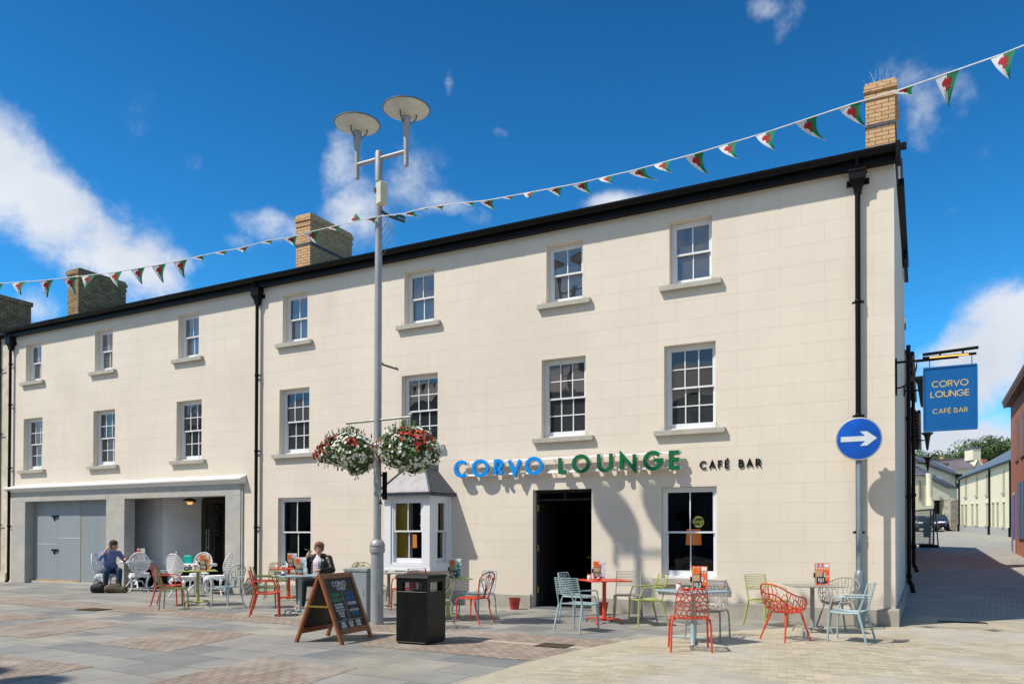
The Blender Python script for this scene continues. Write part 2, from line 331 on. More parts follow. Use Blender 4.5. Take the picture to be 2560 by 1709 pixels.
# ------------------------------------------------------------------ lettering (drawn as strokes)
def arc(cx, cy, rx, ry, a0, a1, n=14): return [(cx+rx*math.cos(R(a0+(a1-a0)*i/n)), cy+ry*math.sin(R(a0+(a1-a0)*i/n))) for i in range(n+1)]
G = {
 'A': (.8, [[(0, 0), (.4, 1), (.8, 0)], [(.16, .33), (.64, .33)]]),
 'B': (.56, [[(0, 0), (0, 1), (.28, 1)]+arc(.28, .765, .2, .235, 90, -90, 8)+[(0, .53)], [(.06, .53), (.3, .53)]+arc(.3, .265, .26, .265, 90, -90, 8)+[(0, 0)]]),
 'C': (.86, [arc(.5, .5, .5, .5, 47, 313, 22)]),
 'D': (.7, [[(0, 0), (0, 1), (.2, 1)]+arc(.2, .5, .5, .5, 90, -90, 14)+[(0, 0)]]),
 'E': (.5, [[(.5, 1), (0, 1), (0, 0), (.5, 0)], [(.06, .52), (.46, .52)]]),
 'F': (.48, [[(.48, 1), (0, 1), (0, 0)], [(.06, .52), (.42, .52)]]),
 'G': (1, [arc(.5, .5, .5, .5, 45, 360, 26)+[(.55, .5)]]),
 'H': (.66, [[(0, 0), (0, 1)], [(.66, 0), (.66, 1)], [(.06, .52), (.6, .52)]]),
 'I': (.0, [[(0, 0), (0, 1)]]),
 'K': (.6, [[(0, 0), (0, 1)], [(.58, 1), (.08, .47), (.62, 0)]]),
 'L': (.46, [[(0, 1), (0, 0), (.46, 0)]]),
 'M': (.85, [[(0, 0), (.1, 1), (.425, .3), (.75, 1), (.85, 0)]]),
 'N': (.72, [[(0, 0), (0, 1), (.72, 0), (.72, 1)]]),
 'O': (1, [arc(.5, .5, .5, .5, 0, 360, 30)[:-1]]),
 'P': (.55, [[(0, 0), (0, 1), (.28, 1)]+arc(.28, .74, .26, .26, 90, -90, 8)+[(0, .48)]]),
 'R': (.58, [[(0, 0), (0, 1), (.28, 1)]+arc(.28, .74, .26, .26, 90, -90, 8)+[(.05, .48)], [(.24, .46), (.6, 0)]]),
 'S': (.54, [arc(.27, .74, .25, .26, 40, 270, 9)+arc(.27, .24, .27, .24, 90, -140, 9)]),
 'T': (.56, [[(0, 1), (.56, 1)], [(.28, .95), (.28, 0)]]),
 'U': (.68, [[(0, 1), (0, .34)]+arc(.34, .34, .34, .34, 180, 360, 12)+[(.68, 1)]]),
 'V': (.76, [[(0, 1), (.38, 0), (.76, 1)]]),
 'W': (1.05, [[(0, 1), (.26, 0), (.525, .9), (.79, 0), (1.05, 1)]]),
 'Y': (.66, [[(0, 1), (.33, .48), (.66, 1)], [(.33, .45), (.33, 0)]]),
 'Z': (.6, [[(0, 1), (.6, 1), (0, 0), (.6, 0)]]),
 '0': (.56, [arc(.28, .5, .28, .5, 0, 360, 16)[:-1]]), '1': (.2, [[(0, .8), (.16, 1), (.16, 0)]]),
 '2': (.54, [arc(.27, .74, .26, .26, 160, -20, 8)+[(.02, 0), (.56, 0)]]),
 '3': (.52, [arc(.25, .76, .24, .24, 150, -80, 8), arc(.25, .26, .27, .26, 85, -150, 8)]),
 '4': (.56, [[(.42, 0), (.42, 1), (0, .3), (.56, .3)]]), '5': (.52, [[(.5, 1), (.08, 1), (.05, .56)]+arc(.24, .3, .28, .3, 100, -140, 8)]),
 '6': (.54, [[(.42, 1), (.06, .42)]+arc(.28, .28, .26, .28, 150, -200, 12)]), '7': (.52, [[(0, 1), (.52, 1), (.16, 0)]]),
 '8': (.54, [arc(.27, .75, .22, .24, -90, 270, 12)[:-1], arc(.27, .26, .27, .26, -90, 270, 12)[:-1]]),
 '9': (.54, [[(.14, 0), (.5, .6)]+arc(.28, .72, .25, .28, -20, 330, 12)]),
 '&': (.66, [[(.66, 0), (.14, .68)]+arc(.3, .8, .17, .19, 200, -20, 6)+[(.06, .36)]+arc(.28, .24, .26, .24, 160, 350, 6)]),
 '.': (.0, [[(0, 0), (0, .1)]]), '-': (.3, [[(0, .45), (.3, .45)]]), '/': (.4, [[(0, 0), (.4, 1)]]), ',': (.05, [[(.05, .08), (0, -.12)]]),
}
G['£'] = (.6, [arc(.34, .76, .2, .22, 20, 180, 7)+[(.16, .05), (.0, 0), (.6, 0)], [(0, .45), (.42, .45)]])
G['É'] = (.5, G['E'][1]+[[(.2, 1.16), (.36, 1.34)]])
CLOSED = {('O', 0), ('0', 0), ('8', 0), ('8', 1)}
def text_width(t, gap, sp): return sum((G[c][0]+gap) if c != ' ' else sp for c in t)-gap
def text(mb, t, x, z, h, hw, y0, y1, gap=.26, sp=.5, align='l', M=None, sx=1.0, wob=0):
    """h cap height, hw half stroke width (metres)"""
    if align == 'c': x -= text_width(t, gap, sp)*h*sx/2
    for n, c in enumerate(t):
        if c == ' ': x += sp*h*sx; continue
        wd, st = G[c]
        dz = random.uniform(-wob, wob)*h
        for i, pl in enumerate(st):
            e = .0004*i
            q = [(x+a*h*sx, z+b*h+dz) for a, b in pl]
            mb.stroke(q, hw, y0-e, y1, closed=(c, i) in CLOSED, M=M)
        x += (wd+gap)*h*sx
    return mb

# ================================================================== materials used by the place
wallm = blockmat('cream_render', (.722, .640, .528), (.730, .648, .536), (.60, .525, .42), .80, .372, .0032, rough=.85, var=.05, vs=.7, bump=.4, smooth=.25, patch=((.665, .585, .48), .3, .5, .6), grain=.12, streaks=.03, wob=.012)
creamy = mat('pale_cream_render', (.76, .69, .50), .85, var=.06, vs=1.2)
stone = blockmat('grey_sandstone', (.40, .395, .365), (.455, .43, .37), (.30, .29, .26), 1.25, .62, .003, rough=.75, var=.14, vs=2.5, patch=((.44, .37, .25), .9, .56, .6), bump=.2)
sillm = mat('grey_stone_sill', (.42, .39, .33), .8, var=.14, vs=6, bump=.2)
plinthm = mat('grey_plinth_render', (.37, .34, .28), .85, var=.2, vs=2.2, bump=.25)
blackm = mat('black_cast_iron', (.005, .005, .005), .42, var=.2, vs=5, spec=.15)
whitem = mat('white_painted_timber', (.74, .75, .76), .35, var=.04)
whitest = mat('white_painted_cornice', (.74, .73, .69), .5, var=.06, vs=4)
leadm = mat('lead_sheet', (.05, .058, .072), .55, metal=.0, var=.35, vs=5, bump=.3, bs=25)
lead2 = mat('pale_lead', (.36, .345, .345), .6, metal=.0, var=.25, vs=4, bump=.3, bs=20)
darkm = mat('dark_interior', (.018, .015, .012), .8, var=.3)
brickY = blockmat('buff_brick', (.66, .40, .19), (.57, .34, .155), (.10, .085, .07), .225, .075, .006, rough=.85, var=.16, vs=7, bump=.6)
brickD = blockmat('sooty_buff_brick', (.48, .32, .15), (.29, .195, .095), (.03, .026, .022), .225, .075, .008, rough=.9, var=.4, vs=3, bump=.6)
brickR = blockmat('red_brick', (.44, .135, .065), (.35, .11, .055), (.36, .24, .19), .225, .075, .005, rough=.85, var=.18, vs=4, bump=.4)
brickP = blockmat('pinkish_brick', (.42, .235, .18), (.36, .2, .155), (.36, .27, .22), .225, .075, .005, rough=.85, var=.18, vs=4, bump=.4)
slatem = blockmat('roof_slate', (.10, .105, .125), (.145, .14, .16), (.05, .05, .06), .3, .22, .008, rough=.55, var=.2, vs=3, bump=.4)
slateP = blockmat('purple_roof_slate', (.15, .12, .14), (.20, .16, .18), (.08, .07, .08), .3, .22, .008, rough=.6, var=.25, vs=3, bump=.4)
tilem = blockmat('white_glazed_tile', (.80, .79, .78), (.77, .76, .76), (.66, .65, .64), .2, .1, .004, rough=.15, var=.08, vs=3, bump=.6)
ply = mat('grey_painted_board', (.255, .285, .30), .55, var=.10, vs=2, streak=.2)
brass = mat('brass', (.55, .38, .1), .3, metal=1, var=.1)
goldm = mat('gold_lettering', (.55, .43, .16), .45, var=.05)
steel = mat('brushed_steel', (.6, .6, .6), .25, metal=1, var=.1)
pane_up = glassmat('window_glass_upper', trans=False, base=(.06, .066, .07), refl=3.4, ior=1.55)
pane_mid = glassmat('window_glass_middle', trans=False, base=(.032, .034, .035), refl=2.2, ior=1.5)
PU = [pane_up, glassmat('window_glass_blind', trans=False, base=(.10, .10, .09), refl=2.8, ior=1.55), glassmat('window_glass_dim', trans=False, base=(.035, .04, .045), refl=4.0, ior=1.55)]
PM = [pane_mid, glassmat('window_glass_curtain', trans=False, base=(.055, .053, .045), refl=1.8), glassmat('window_glass_dark', trans=False, base=(.018, .02, .02), refl=2.8)]
pane_clear = glassmat('clear_window_glass', refl=1.0, ior=1.45)

# ================================================================== ground
PROF = [(-90, 0), (3, 0), (10, .17), (18, .45), (30, .87), (54, 1.6), (72, 2.07), (110, 3), (200, 9), (420, 30)]
def zg(y):
    for (a, za), (b, zb) in zip(PROF, PROF[1:]):
        if y <= b: return za+(zb-za)*(y-a)/(b-a)
    return PROF[-1][1]
slabs = blockmat('grey_flagstones', (.185, .192, .188), (.33, .312, .27), (.07, .065, .055), 1.02, .66, .006, plane='xy', offset=.37, rot=3, rough=.72, var=.16, vs=1.6, bump=.35, patch=((.42, .375, .27), .42, .54, .5), squash=.72, sqf=3, wob=.10, spots=.22)
paver = blockmat('brown_brick_pavers', (.285, .215, .165), (.37, .305, .235), (.13, .10, .075), .21, .105, .009, plane='xy', rot=93, rough=.8, var=.24, vs=2.5, bump=.5, patch=((.36, .32, .27), .8, .5, .6), spots=.15)
sett = blockmat('pale_sandstone_setts', (.37, .33, .24), (.54, .465, .33), (.33, .285, .195), .2, .105, .004, plane='xy', rot=-9, rough=.78, var=.16, vs=.9, bump=.3, patch=((.43, .405, .345), .5, .46, .7), wob=.06, spots=.10)
band = mat('pale_concrete_kerb', (.43, .385, .28), .8, var=.16, vs=2.5, bump=.15)
lanem = blockmat('lane_block_pavers', (.41, .40, .345), (.34, .33, .285), (.19, .18, .155), .21, .105, .006, plane='xy', rot=4, rough=.85, var=.22, vs=.8, bump=.4)

g = MB(); ys = [p[0] for p in PROF]
vs = [(x, y, zg(y)-.006) for y in ys for x in (-260, 300)]
g.add(vs, [(2*i, 2*i+1, 2*i+3, 2*i+2) for i in range(len(ys)-1)])
tag(g.build('ground', band), kind='structure')
def sheet(name, poly, m, z=0.0, ramp=False):
    s = MB(); s.add([(x, y, z+(zg(y) if ramp else 0)) for x, y in poly], [tuple(range(len(poly)))]); return tag(s.build(name, m), kind='structure')
sheet('pavement', [(-70, -60), (30, -60), (30, .5), (-.4, .5), (-.4, .02), (-16.4, .02), (-16.4, 2.5), (-27.2, 2.5), (-27.2, .02), (-70, .02)], slabs, 0)
curve = [(-4.45, -60), (-4.45, -8.27), (-4.45, -7.39), (-4.41, -6.28), (-4.27, -5.2), (-4.05, -4.15), (-3.75, -3.4), (-3.38, -2.75), (-2.92, -2.15), (-2.5, -1.65), (-2.1, -1.2), (-1.65, -.8), (-1.1, -.4), (-.4, -.05)]
inner = [(x+.36*min(1, (.5-y)/3+.25), y-.36*max(0, min(1, (y+6)/4))) for x, y in curve]
sheet('sett_border', curve+[(-.4, .5), (30, .5), (30, -60)], band, .004)
sheet('sett_pavement', inner+[(-.38, .2), (-.38, 3), (30, 3), (30, -60)], sett, .008)
# brick gutter bands, a concrete channel between them and the panels laid in the flags
sheet('brick_band', [(-60, -3.85), (-20, -3.85), (-13, -4.05), (-4.05, -4.17), (-4.27, -5.02), (-8, -4.98), (-14, -4.92), (-60, -4.9)], paver, .004)
sheet('channel', [(-8.2, -4.99), (-4.26, -5.03), (-4.28, -5.2), (-8.2, -5.15)], band, .004)
sheet('brick_apron', [(-8.2, -5.16), (-4.29, -5.21), (-4.41, -6.28), (-4.42, -6.5), (-7.2, -6.45)], paver, .004)
for q in ([(-14.0, -8.35), (-14.4, -6.15), (-12.6, -6.22), (-12.2, -8.25)], [(-10.7, -8.2), (-11.15, -6.28), (-9.6, -6.2), (-9.15, -8.2)],
          [(-7.35, -9.9), (-7.7, -7.9), (-6.05, -7.95), (-5.7, -9.9)], [(-10.7, -10.6), (-11.0, -9.42), (-8.9, -9.42), (-8.75, -10.6)], [(-15.9, -7.6), (-16.3, -6.2), (-14.9, -6.2), (-15.2, -7.7)]):
    sheet('brick_panel', q, paver, .004)
s = MB(); yy = [3, 10, 18, 30, 54, 72, 110]
s.add([(x, y, zg(y)+.006) for y in yy for x in (-3, 30)], [(2*i, 2*i+1, 2*i+3, 2*i+2) for i in range(len(yy)-1)])
tag(s.build('lane', lanem), kind='structure')
s = MB(); s.add([(-.38, 2.2, .010), (30, 2.2, .010), (30, 3.2, .013), (-.38, 3.2, .013)], [(0, 1, 2, 3)])
tag(s.build('lane_joint', lanem), kind='structure')

# ================================================================== the cream building
bld = thing('cafe_building', 'long three storey cream rendered building with black gutter, sash windows and a grey stone shopfront', 'building', (-14, 0, 0))
BX = -14
def bpart(mb, name, mats, parent=None, **k):
    """parts are modelled in world coordinates and hung under the building"""
    o = mb.build(name, mats, None, **k); par = parent or bld
    o.parent = par; o.matrix_parent_inverse = Matrix.Translation((14, 0, 0))
    return o
def bsub(mb, name, mats, part, **k):
    o = mb.build(name, mats, part, **k); return o

XL, XR, ZT = -27.4, -.45, 8.62
wins = []
for cx in (-26.11, -22.48, -18.68, -14.62, -10.68, -6.88, -4.12): wins.append(('T', cx-.43, cx+.43, 6.66, 7.95))
for cx in (-26.11, -22.43, -18.63, -14.63, -10.66, -6.9, -4.14): wins.append(('M', cx-.52, cx+.52, 3.73, 5.45))
wins.append(('G', -15.18, -14.04, .75, 2.58)); wins.append(('G', -4.72, -3.6, .75, 2.58))
DOOR = (-7.63, -6.24, 0, 2.6)
holes = [w_[1:] for w_ in wins]+[DOOR, (-27.0, -16.7, 0, 2.95), (-11.05, -10.05, .9, 2.45)]
xs = sorted({XL, XR}|{h[0] for h in holes}|{h[1] for h in holes}); zs = sorted({0, ZT}|{h[2] for h in holes}|{h[3] for h in holes})
wm = MB()
def inh(x, z): return any(h[0] < x < h[1] and h[2] < z < h[3] for h in holes)
for i in range(len(xs)-1):
    for j in range(len(zs)-1):
        a, b, c, d = xs[i], xs[i+1], zs[j], zs[j+1]
        if not inh((a+b)/2, (c+d)/2): wm.add([(a, 0, c), (b, 0, c), (b, 0, d), (a, 0, d)], [(0, 1, 2, 3)])
RD = .30
for h in holes[:-2]+[holes[-1]]:
    a, b, c, d = h
    wm.add([(a, 0, c), (a, 0, d), (a, RD, d), (a, RD, c)], [(0, 1, 2, 3)]); wm.add([(b, 0, c), (b, RD, c), (b, RD, d), (b, 0, d)], [(0, 1, 2, 3)])
    wm.add([(a, 0, d), (b, 0, d), (b, RD, d), (a, RD, d)], [(0, 1, 2, 3)]); wm.add([(a, 0, c), (a, RD, c), (b, RD, c), (b, 0, c)], [(0, 1, 2, 3)])
# side wall to the lane, back and left end
wm.add([(XR, 0, 0), (XR, 8.4, 0), (XR, 8.4, ZT), (XR, 0, ZT)], [(0, 1, 2, 3)])
wm.add([(XL, 0, 0), (XL, 0, ZT), (XL, 8.4, ZT), (XL, 8.4, 0)], [(0, 1, 2, 3)])
wm.add([(XL, 8.4, 0), (XL, 8.4, ZT), (XR, 8.4, ZT), (XR, 8.4, 0)], [(0, 1, 2, 3)])
# gable triangle
wm.add([(XR, 0, ZT), (XR, 8.4, ZT), (XR, 4.2, 10.1)], [(0, 1, 2)])
wall = bpart(wm, 'wall', wallm)
# plinth
pm = MB()
for a, b in ((-16.45, -7.66), (-6.21, XR+.06)): pm.box(a, b, -.07, -.002, 0, .285)
pm.box(XR+.002, XR+.06, -.002, 8.4, 0, .30)
for a, b in ((-16.45, -7.66), (-6.21, XR+.06)): pm.prism([(-.07, .285), (-.002, .285), (-.002, .32)], a, b, 'x')
bpart(pm, 'plinth', plinthm)
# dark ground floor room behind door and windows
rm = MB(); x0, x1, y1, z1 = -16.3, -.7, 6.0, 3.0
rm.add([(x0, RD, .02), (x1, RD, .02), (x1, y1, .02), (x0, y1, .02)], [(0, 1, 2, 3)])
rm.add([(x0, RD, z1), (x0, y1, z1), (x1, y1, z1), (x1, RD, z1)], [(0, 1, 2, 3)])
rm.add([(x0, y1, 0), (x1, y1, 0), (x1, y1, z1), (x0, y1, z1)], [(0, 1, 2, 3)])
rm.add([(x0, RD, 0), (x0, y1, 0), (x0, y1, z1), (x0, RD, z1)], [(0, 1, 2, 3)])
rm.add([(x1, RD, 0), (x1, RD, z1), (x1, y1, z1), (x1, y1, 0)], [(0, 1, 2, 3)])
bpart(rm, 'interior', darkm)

def sash(kind, x0, x1, z0, z1, y, cols, rows, glass, parent_wall=True, M=None):
    """box frame with an upper sash in front and the lower sash set back; returns frame object"""
    fr = MB(); t = .055; T = M
    def bx(*a): fr.box(*a, M=T)
    bx(x0, x0+t, y, y+.12, z0, z1); bx(x1-t, x1, y, y+.12, z0, z1); bx(x0+t, x1-t, y, y+.12, z1-t, z1); bx(x0+t, x1-t, y-.015, y+.12, z0, z0+.05)
    zm = (z0+z1)/2+.01; w0, w1 = x0+t, x1-t; st = .042
    pn = MB()
    for (a, b, yy, top, bot) in ((zm-.02, z1-t, y+.02, .045, .035), (z0+.05, zm+.02, y+.065, .035, .095)):
        bx(w0, w0+st, yy, yy+.035, a, b); bx(w1-st, w1, yy, yy+.035, a, b); bx(w0+st, w1-st, yy, yy+.035, b-top, b); bx(w0+st, w1-st, yy, yy+.035, a, a+bot)
        g0, g1, h0, h1 = w0+st, w1-st, a+bot, b-top
        for i in range(1, cols): c = g0+(g1-g0)*i/cols; bx(c-.011, c+.011, yy+.004, yy+.03, h0, h1)
        for j in range(1, rows): c = h0+(h1-h0)*j/rows; bx(g0, g1, yy+.0055, yy+.0285, c-.011, c+.011)
        e1, e2 = random.uniform(-.006, .006), random.uniform(-.006, .006)      # no sash closes perfectly true
        vs = [Vector(v) for v in ((g0, yy+.02+e1, h0), (g1, yy+.02-e1, h0), (g1, yy+.02+e2-e1, h1), (g0, yy+.02+e1+e2, h1))]
        if T: vs = [T @ v for v in vs]
        pn.add(vs, [(0, 1, 2, 3)])
    return fr, pn
blind = mat('window_blind', (.30, .29, .25), .9, var=.1)
for (k, a, b, c, d) in wins:
    cols, rows = {'T': (2, 1), 'M': (3, 2), 'G': (2, 1)}[k]
    dep = .155 if k != 'G' else .09
    fr, pn = sash(k, a+.004, b-.004, c+.004, d-.004, dep, cols, rows, None)
    f = bpart(fr, 'window', whitem)
    o = pn.build('pane', {'T': random.choice(PU), 'M': random.choice(PM), 'G': pane_clear}[k], f)
    sl = MB()
    if k == 'G': sl.bbox(a-.16, b+.18, -.13, .12, c-.12, c-.002, .006)
    else: sl.bbox(a-.19, b+.2, -.10, .16, c-.105, c-.004, .006)
    sl.build('sill', sillm, f)
    if k != 'G':                                   # bird spikes at both ends of the sill
        sp = MB()
        for sx in (a-.05, a+.02, b+.02, b-.03):
            for q in range(2): sp.tube([(sx, -.06+.05*q, c-.01), (sx+random.uniform(-.05, .05), -.09+.05*q, c+.11)], .0022, 4)
        sp.tube([(a-.1, -.02, c+.07), (b+.08, -.02, c+.07)], .0015, 4)
        sp.build('bird_wire', steel, f)

# fascia, gutter, roof, down pipes
gm = MB(); gm.box(XL-.02, XR+.03, -.16, -.13, 8.23, 8.44); gm.box(XL-.02, XR+.03, -.13, -.002, 8.245, 8.27); bpart(gm, 'fascia', blackm)
gm = MB(); half = [(-.26+.095*math.cos(R(a)), 8.46+.105*math.sin(R(a))) for a in range(180, 361, 20)]
inner_ = [(x_*1+0, z_) for x_, z_ in [(-.26+.085*math.cos(R(a)), 8.465+.09*math.sin(R(a))) for a in range(360, 179, -20)]]
gm.prism(half+inner_, XL-.06, XR+.04, 'x')
x = XL+.9
while x < XR: gm.prism([(-.26+.102*math.cos(R(a)), 8.46+.112*math.sin(R(a))) for a in range(180, 361, 20)], x, x+.035, 'x'); x += 1.83
gm.bbox(XR+.035, XR+.11, -.36, .03, 8.20, 8.50, .01); gm.box(XR+.10, XR+.2, .06, .18, 8.54, 8.63)
bpart(gm, 'gutter', blackm)
rf = MB()
rf.add([(XL, -.15, 8.48), (XR+.05, -.15, 8.48), (XR+.05, 4.2, 10.12), (XL, 4.2, 10.12)], [(0, 1, 2, 3)])
rf.add([(XL, 8.5, 8.57), (XL, 4.2, 10.12), (XR+.05, 4.2, 10.12), (XR+.05, 8.5, 8.57)], [(0, 1, 2, 3)])
roof = bpart(rf, 'roof', slatem)
def chimney(x0, x1, y0, y1, z0, z1, m, spikes=False):
    c = MB(); c.box(x0+.035, x1-.035, y0+.035, y1-.035, z0, z1-.34)
    c.box(x0+.015, x1-.015, y0+.015, y1-.015, z1-.34, z1-.26); c.box(x0+.033, x1-.033, y0+.033, y1-.033, z1-.26, z1-.19); c.box(x0, x1, y0, y1, z1-.19, z1-.08)
    c.prism([(y0+.03, z1-.08), (y0+.03, z1-.02), (y0+.1, z1), (y1-.1, z1), (y1-.03, z1-.02), (y1-.03, z1-.08)], x0+.03, x1-.03, 'x')
    o = c.build('chimney', m, roof)
    l = MB(); l.box(x0+.02, x1-.02, y0+.02, y1-.02, z1-.86, z1-.80); l.box(x0+.01, x1-.01, y0+.01, y1-.01, z0, z0+.32)
    if m is brickY: l.build('lead_flashing', leadm, roof)
    if spikes:
        s = MB()
        for i in range(46):
            a = random.uniform(x0+.05, x1-.05); b = random.uniform(y0+.05, y0+.7); s.tube([(a, b, z1-.02), (a+random.uniform(-.09, .09), b+random.uniform(-.06, .06), z1+.26)], .002, 3)
        s.build('bird_spikes', steel, roof)
    return o
chimney(-.97, -.41, .4, 1.75, 8.5, 10.05, brickY, True)
chimney(-15.09, -14.52, .45, 2.25, 8.5, 10.27, brickY)
chimney(-25.13, -24.48, .45, 2.25, 8.5, 10.36, brickD, True)
def pipe(x, zb, clips, shoe=True):
    p = MB(); p.tube([(x, -.10, zb+(.1 if shoe else 0)), (x, -.10, 7.84)], .046, 12)
    for z in clips: p.lathe([(.05, 0), (.058, .01), (.058, .06), (.05, .07)], (x, -.10, z), 12); p.box(x-.1, x+.1, -.07, -.05, z+.012, z+.048)
    p.tube([(x, -.27, 8.4), (x, -.22, 8.25), (x, -.14, 8.22)], .035, 10)
    # hopper head
    def fr(z, hx, y0): z -= .09; return [(x-hx, y0, z), (x+hx, y0, z), (x+hx, -.004, z), (x-hx, -.004, z)]
    vs = fr(8.31, .15, -.225)+fr(8.26, .15, -.225)+fr(8.25, .135, -.21)+fr(8.12, .135, -.21)+fr(8.10, .12, -.19)+fr(8.0, .07, -.15)+fr(7.9, .06, -.145)
    fs = [(3, 2, 1, 0), (24, 25, 26, 27)]
    for k in range(6):
        for j in range(4): fs.append((4*k+j, 4*k+4+j, 4*k+4+(j+1) % 4, 4*k+(j+1) % 4))
    p.add(vs, fs); p.box(x-.19, x+.19, -.02, -.003, 7.97, 8.08)
    if shoe: p.tube([(x, -.10, zb+.14), (x, -.11, zb+.07), (x, -.18, zb+.02)], .05, 10)
    return bpart(p, 'downpipe', blackm)
pipe(-27.25, 0, (1.84, 3.8, 5.93, 7.3)); pipe(-15.88, 0, (.16, 1.77, 3.82, 5.86)); pipe(-1.04, 0, (1.64, 3.74, 5.8), shoe=False)
# gutters and pipe on the lane side
sg = MB(); sg.box(XR+.002, XR+.13, 1.6, 6.9, 8.48, 8.62); sg.box(XR+.05, XR+.11, 5.6, 7.6, 8.30, 8.46)
sg.tube([(XR+.1, 7.9, .35), (XR+.1, 7.9, 6.7)], .055, 10)
for z in (.5, 2.6, 4.7): sg.lathe([(.06, 0), (.075, .01), (.075, .09), (.06, .1)], (XR+.1, 7.9, z), 10)
sg.tube([(XR+.1, 7.9, .42), (XR+.16, 7.8, .3), (XR+.2, 7.6, .12)], .06, 8)
bpart(sg, 'side_gutter', blackm)

# stone shopfront, cornice, boarded doors
sf = MB(); yF = -.06
for a, b in ((-27.16, -26.4), (-22.21, -21.35), (-17.08, -16.5)): sf.box(a, b, yF, .30, 0, 2.68)
sf.box(-27.16, -16.5, yF, .30, 2.682, 3.0); sf.box(-16.5+.001, -16.44, yF+.02, .0, .33, 3.0)
sf.box(-26.4, -22.21, .10, .3, 0, .07)
bpart(sf, 'stone_surround', stone, bevel=.004)
cm_ = MB(); cm_.prism([(-.002, 3.002), (-.08, 3.002), (-.10, 3.05), (-.17, 3.08), (-.22, 3.11), (-.22, 3.145), (-.002, 3.24)], -27.42, -16.34, 'x'); bpart(cm_, 'cornice', whitest)
gd = MB(); xs_ = [-26.72, -26.27, -25.07, -23.88, -22.2]
for i, (a, b) in enumerate(zip(xs_, xs_[1:])):
    gd.box(max(a, -26.4)+.006, b-.006, .22+(.0 if i in (1, 2) else .012), .26, .12 if i in (1, 2) else .05, 2.68)
gar = bpart(gd, 'garage_door', ply)
tm = MB(); tm.box(-26.27, -23.88, .2, .22, .07, .12)
for xx in (-25.07, -23.88, -26.27): tm.box(xx-.008, xx+.008, .222, .235, .12, 2.68)
tm.build('timber_edge', mat('raw_timber', (.42, .27, .12), .8, var=.3), gar)
bl = MB()
for z in (2.19, 1.09): bl.box(-25.36, -25.02, .185, .215, z-.025, z+.03); bl.tube([(-25.25, .17, z), (-25.1, .17, z)], .02, 8); bl.box(-25.24, -25.21, .19, .215, z-.14, z)
bl.build('bolt', blackm, gar)
tp = MB(); tp.box(-26.2, -25.1, .214, .218, 1.27, 1.30); tp.box(-25.0, -23.9, .214, .218, 1.47, 1.50); tp.build('tape', mat('masking_tape', (.45, .48, .52), .7), gar)
# recess with white tiled walls, door and lamp
rc = MB(); H = 2.95
def vq(mb, p, q, z0, z1): mb.add([(p[0], p[1], z0), (q[0], q[1], z0), (q[0], q[1], z1), (p[0], p[1], z1)], [(0, 1, 2, 3)])
vq(rc, (-23.0, 1.0), (-20.97, 1.0), .5, H); vq(rc, (-20.97, 1.0), (-20.40, 2.0), .5, H)
bpart(rc, 'tiled_wall', tilem)
rc = MB(); vq(rc, (-19.1, 2.0), (-16.9, 2.0), .5, H); vq(rc, (-16.9, 2.0), (-16.9, .3), .5, H)
bpart(rc, 'tiled_wall', tilem)
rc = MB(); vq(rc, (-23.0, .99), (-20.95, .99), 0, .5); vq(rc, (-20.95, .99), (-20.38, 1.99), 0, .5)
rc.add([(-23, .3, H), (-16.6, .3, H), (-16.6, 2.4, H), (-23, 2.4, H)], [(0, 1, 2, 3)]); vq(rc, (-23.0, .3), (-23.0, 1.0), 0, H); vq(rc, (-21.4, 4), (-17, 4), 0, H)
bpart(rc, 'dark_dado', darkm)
gd = MB(); gd.box(-20.42, -20.2, 1.98, 2.02, 0, 2.7); gd.box(-20.2, -18.6, 1.96, 2.0, 2.6, 2.75); gdo = bpart(gd, 'glass_door', mat('dark_bronze', (.06, .045, .02), .3, metal=.5))
pn = MB(); pn.add([(-20.2, 2.0, 0), (-18.6, 2.0, 0), (-18.6, 2.0, 2.6), (-20.2, 2.0, 2.6)], [(0, 1, 2, 3)]); pn.build('pane', glassmat('dark_door_glass', trans=False, base=(.012, .011, .01), refl=1.2), gdo)
hd = MB(); hd.tube([(-20.12, 1.93, 1.09), (-20.12, 1.93, 1.78)], .014, 8); hd.tube([(-20.0, 1.93, 1.09), (-20.0, 1.93, 1.78)], .014, 8); hd.box(-20.13, -19.99, 1.93, 1.96, 1.2, 1.22); hd.build('handle', steel, gdo)
tx = MB(); rot = Matrix.Translation((-19.55, 1.985, 1.6)) @ Matrix.Rotation(R(-90), 4, 'Y')
text(tx, 'LOUNGE', 0, .1, .17, .012, 0, .006, M=rot); text(tx, 'CORVO', .0, .38, .17, .012, 0, .006, M=rot); tx.build('lettering', mat('faint_lettering', (.05, .04, .02), .5), gdo)
lm = MB(); lm.lathe([(.05, .12), (.16, .1), (.2, .03), (.19, .0)], (-19.95, 1.15, 2.6), 14); lm.tube([(-19.95, 1.15, 2.6), (-19.95, 1.15, H)], .015, 6); lmo = bpart(lm, 'ceiling_lamp', brass)
lm = MB(); lm.ell((-19.95, 1.15, 2.58), (.09, .09, .06)); lm.build('bulb', mat('warm_bulb', (1, .55, .18), .4, emit=.8), lmo)

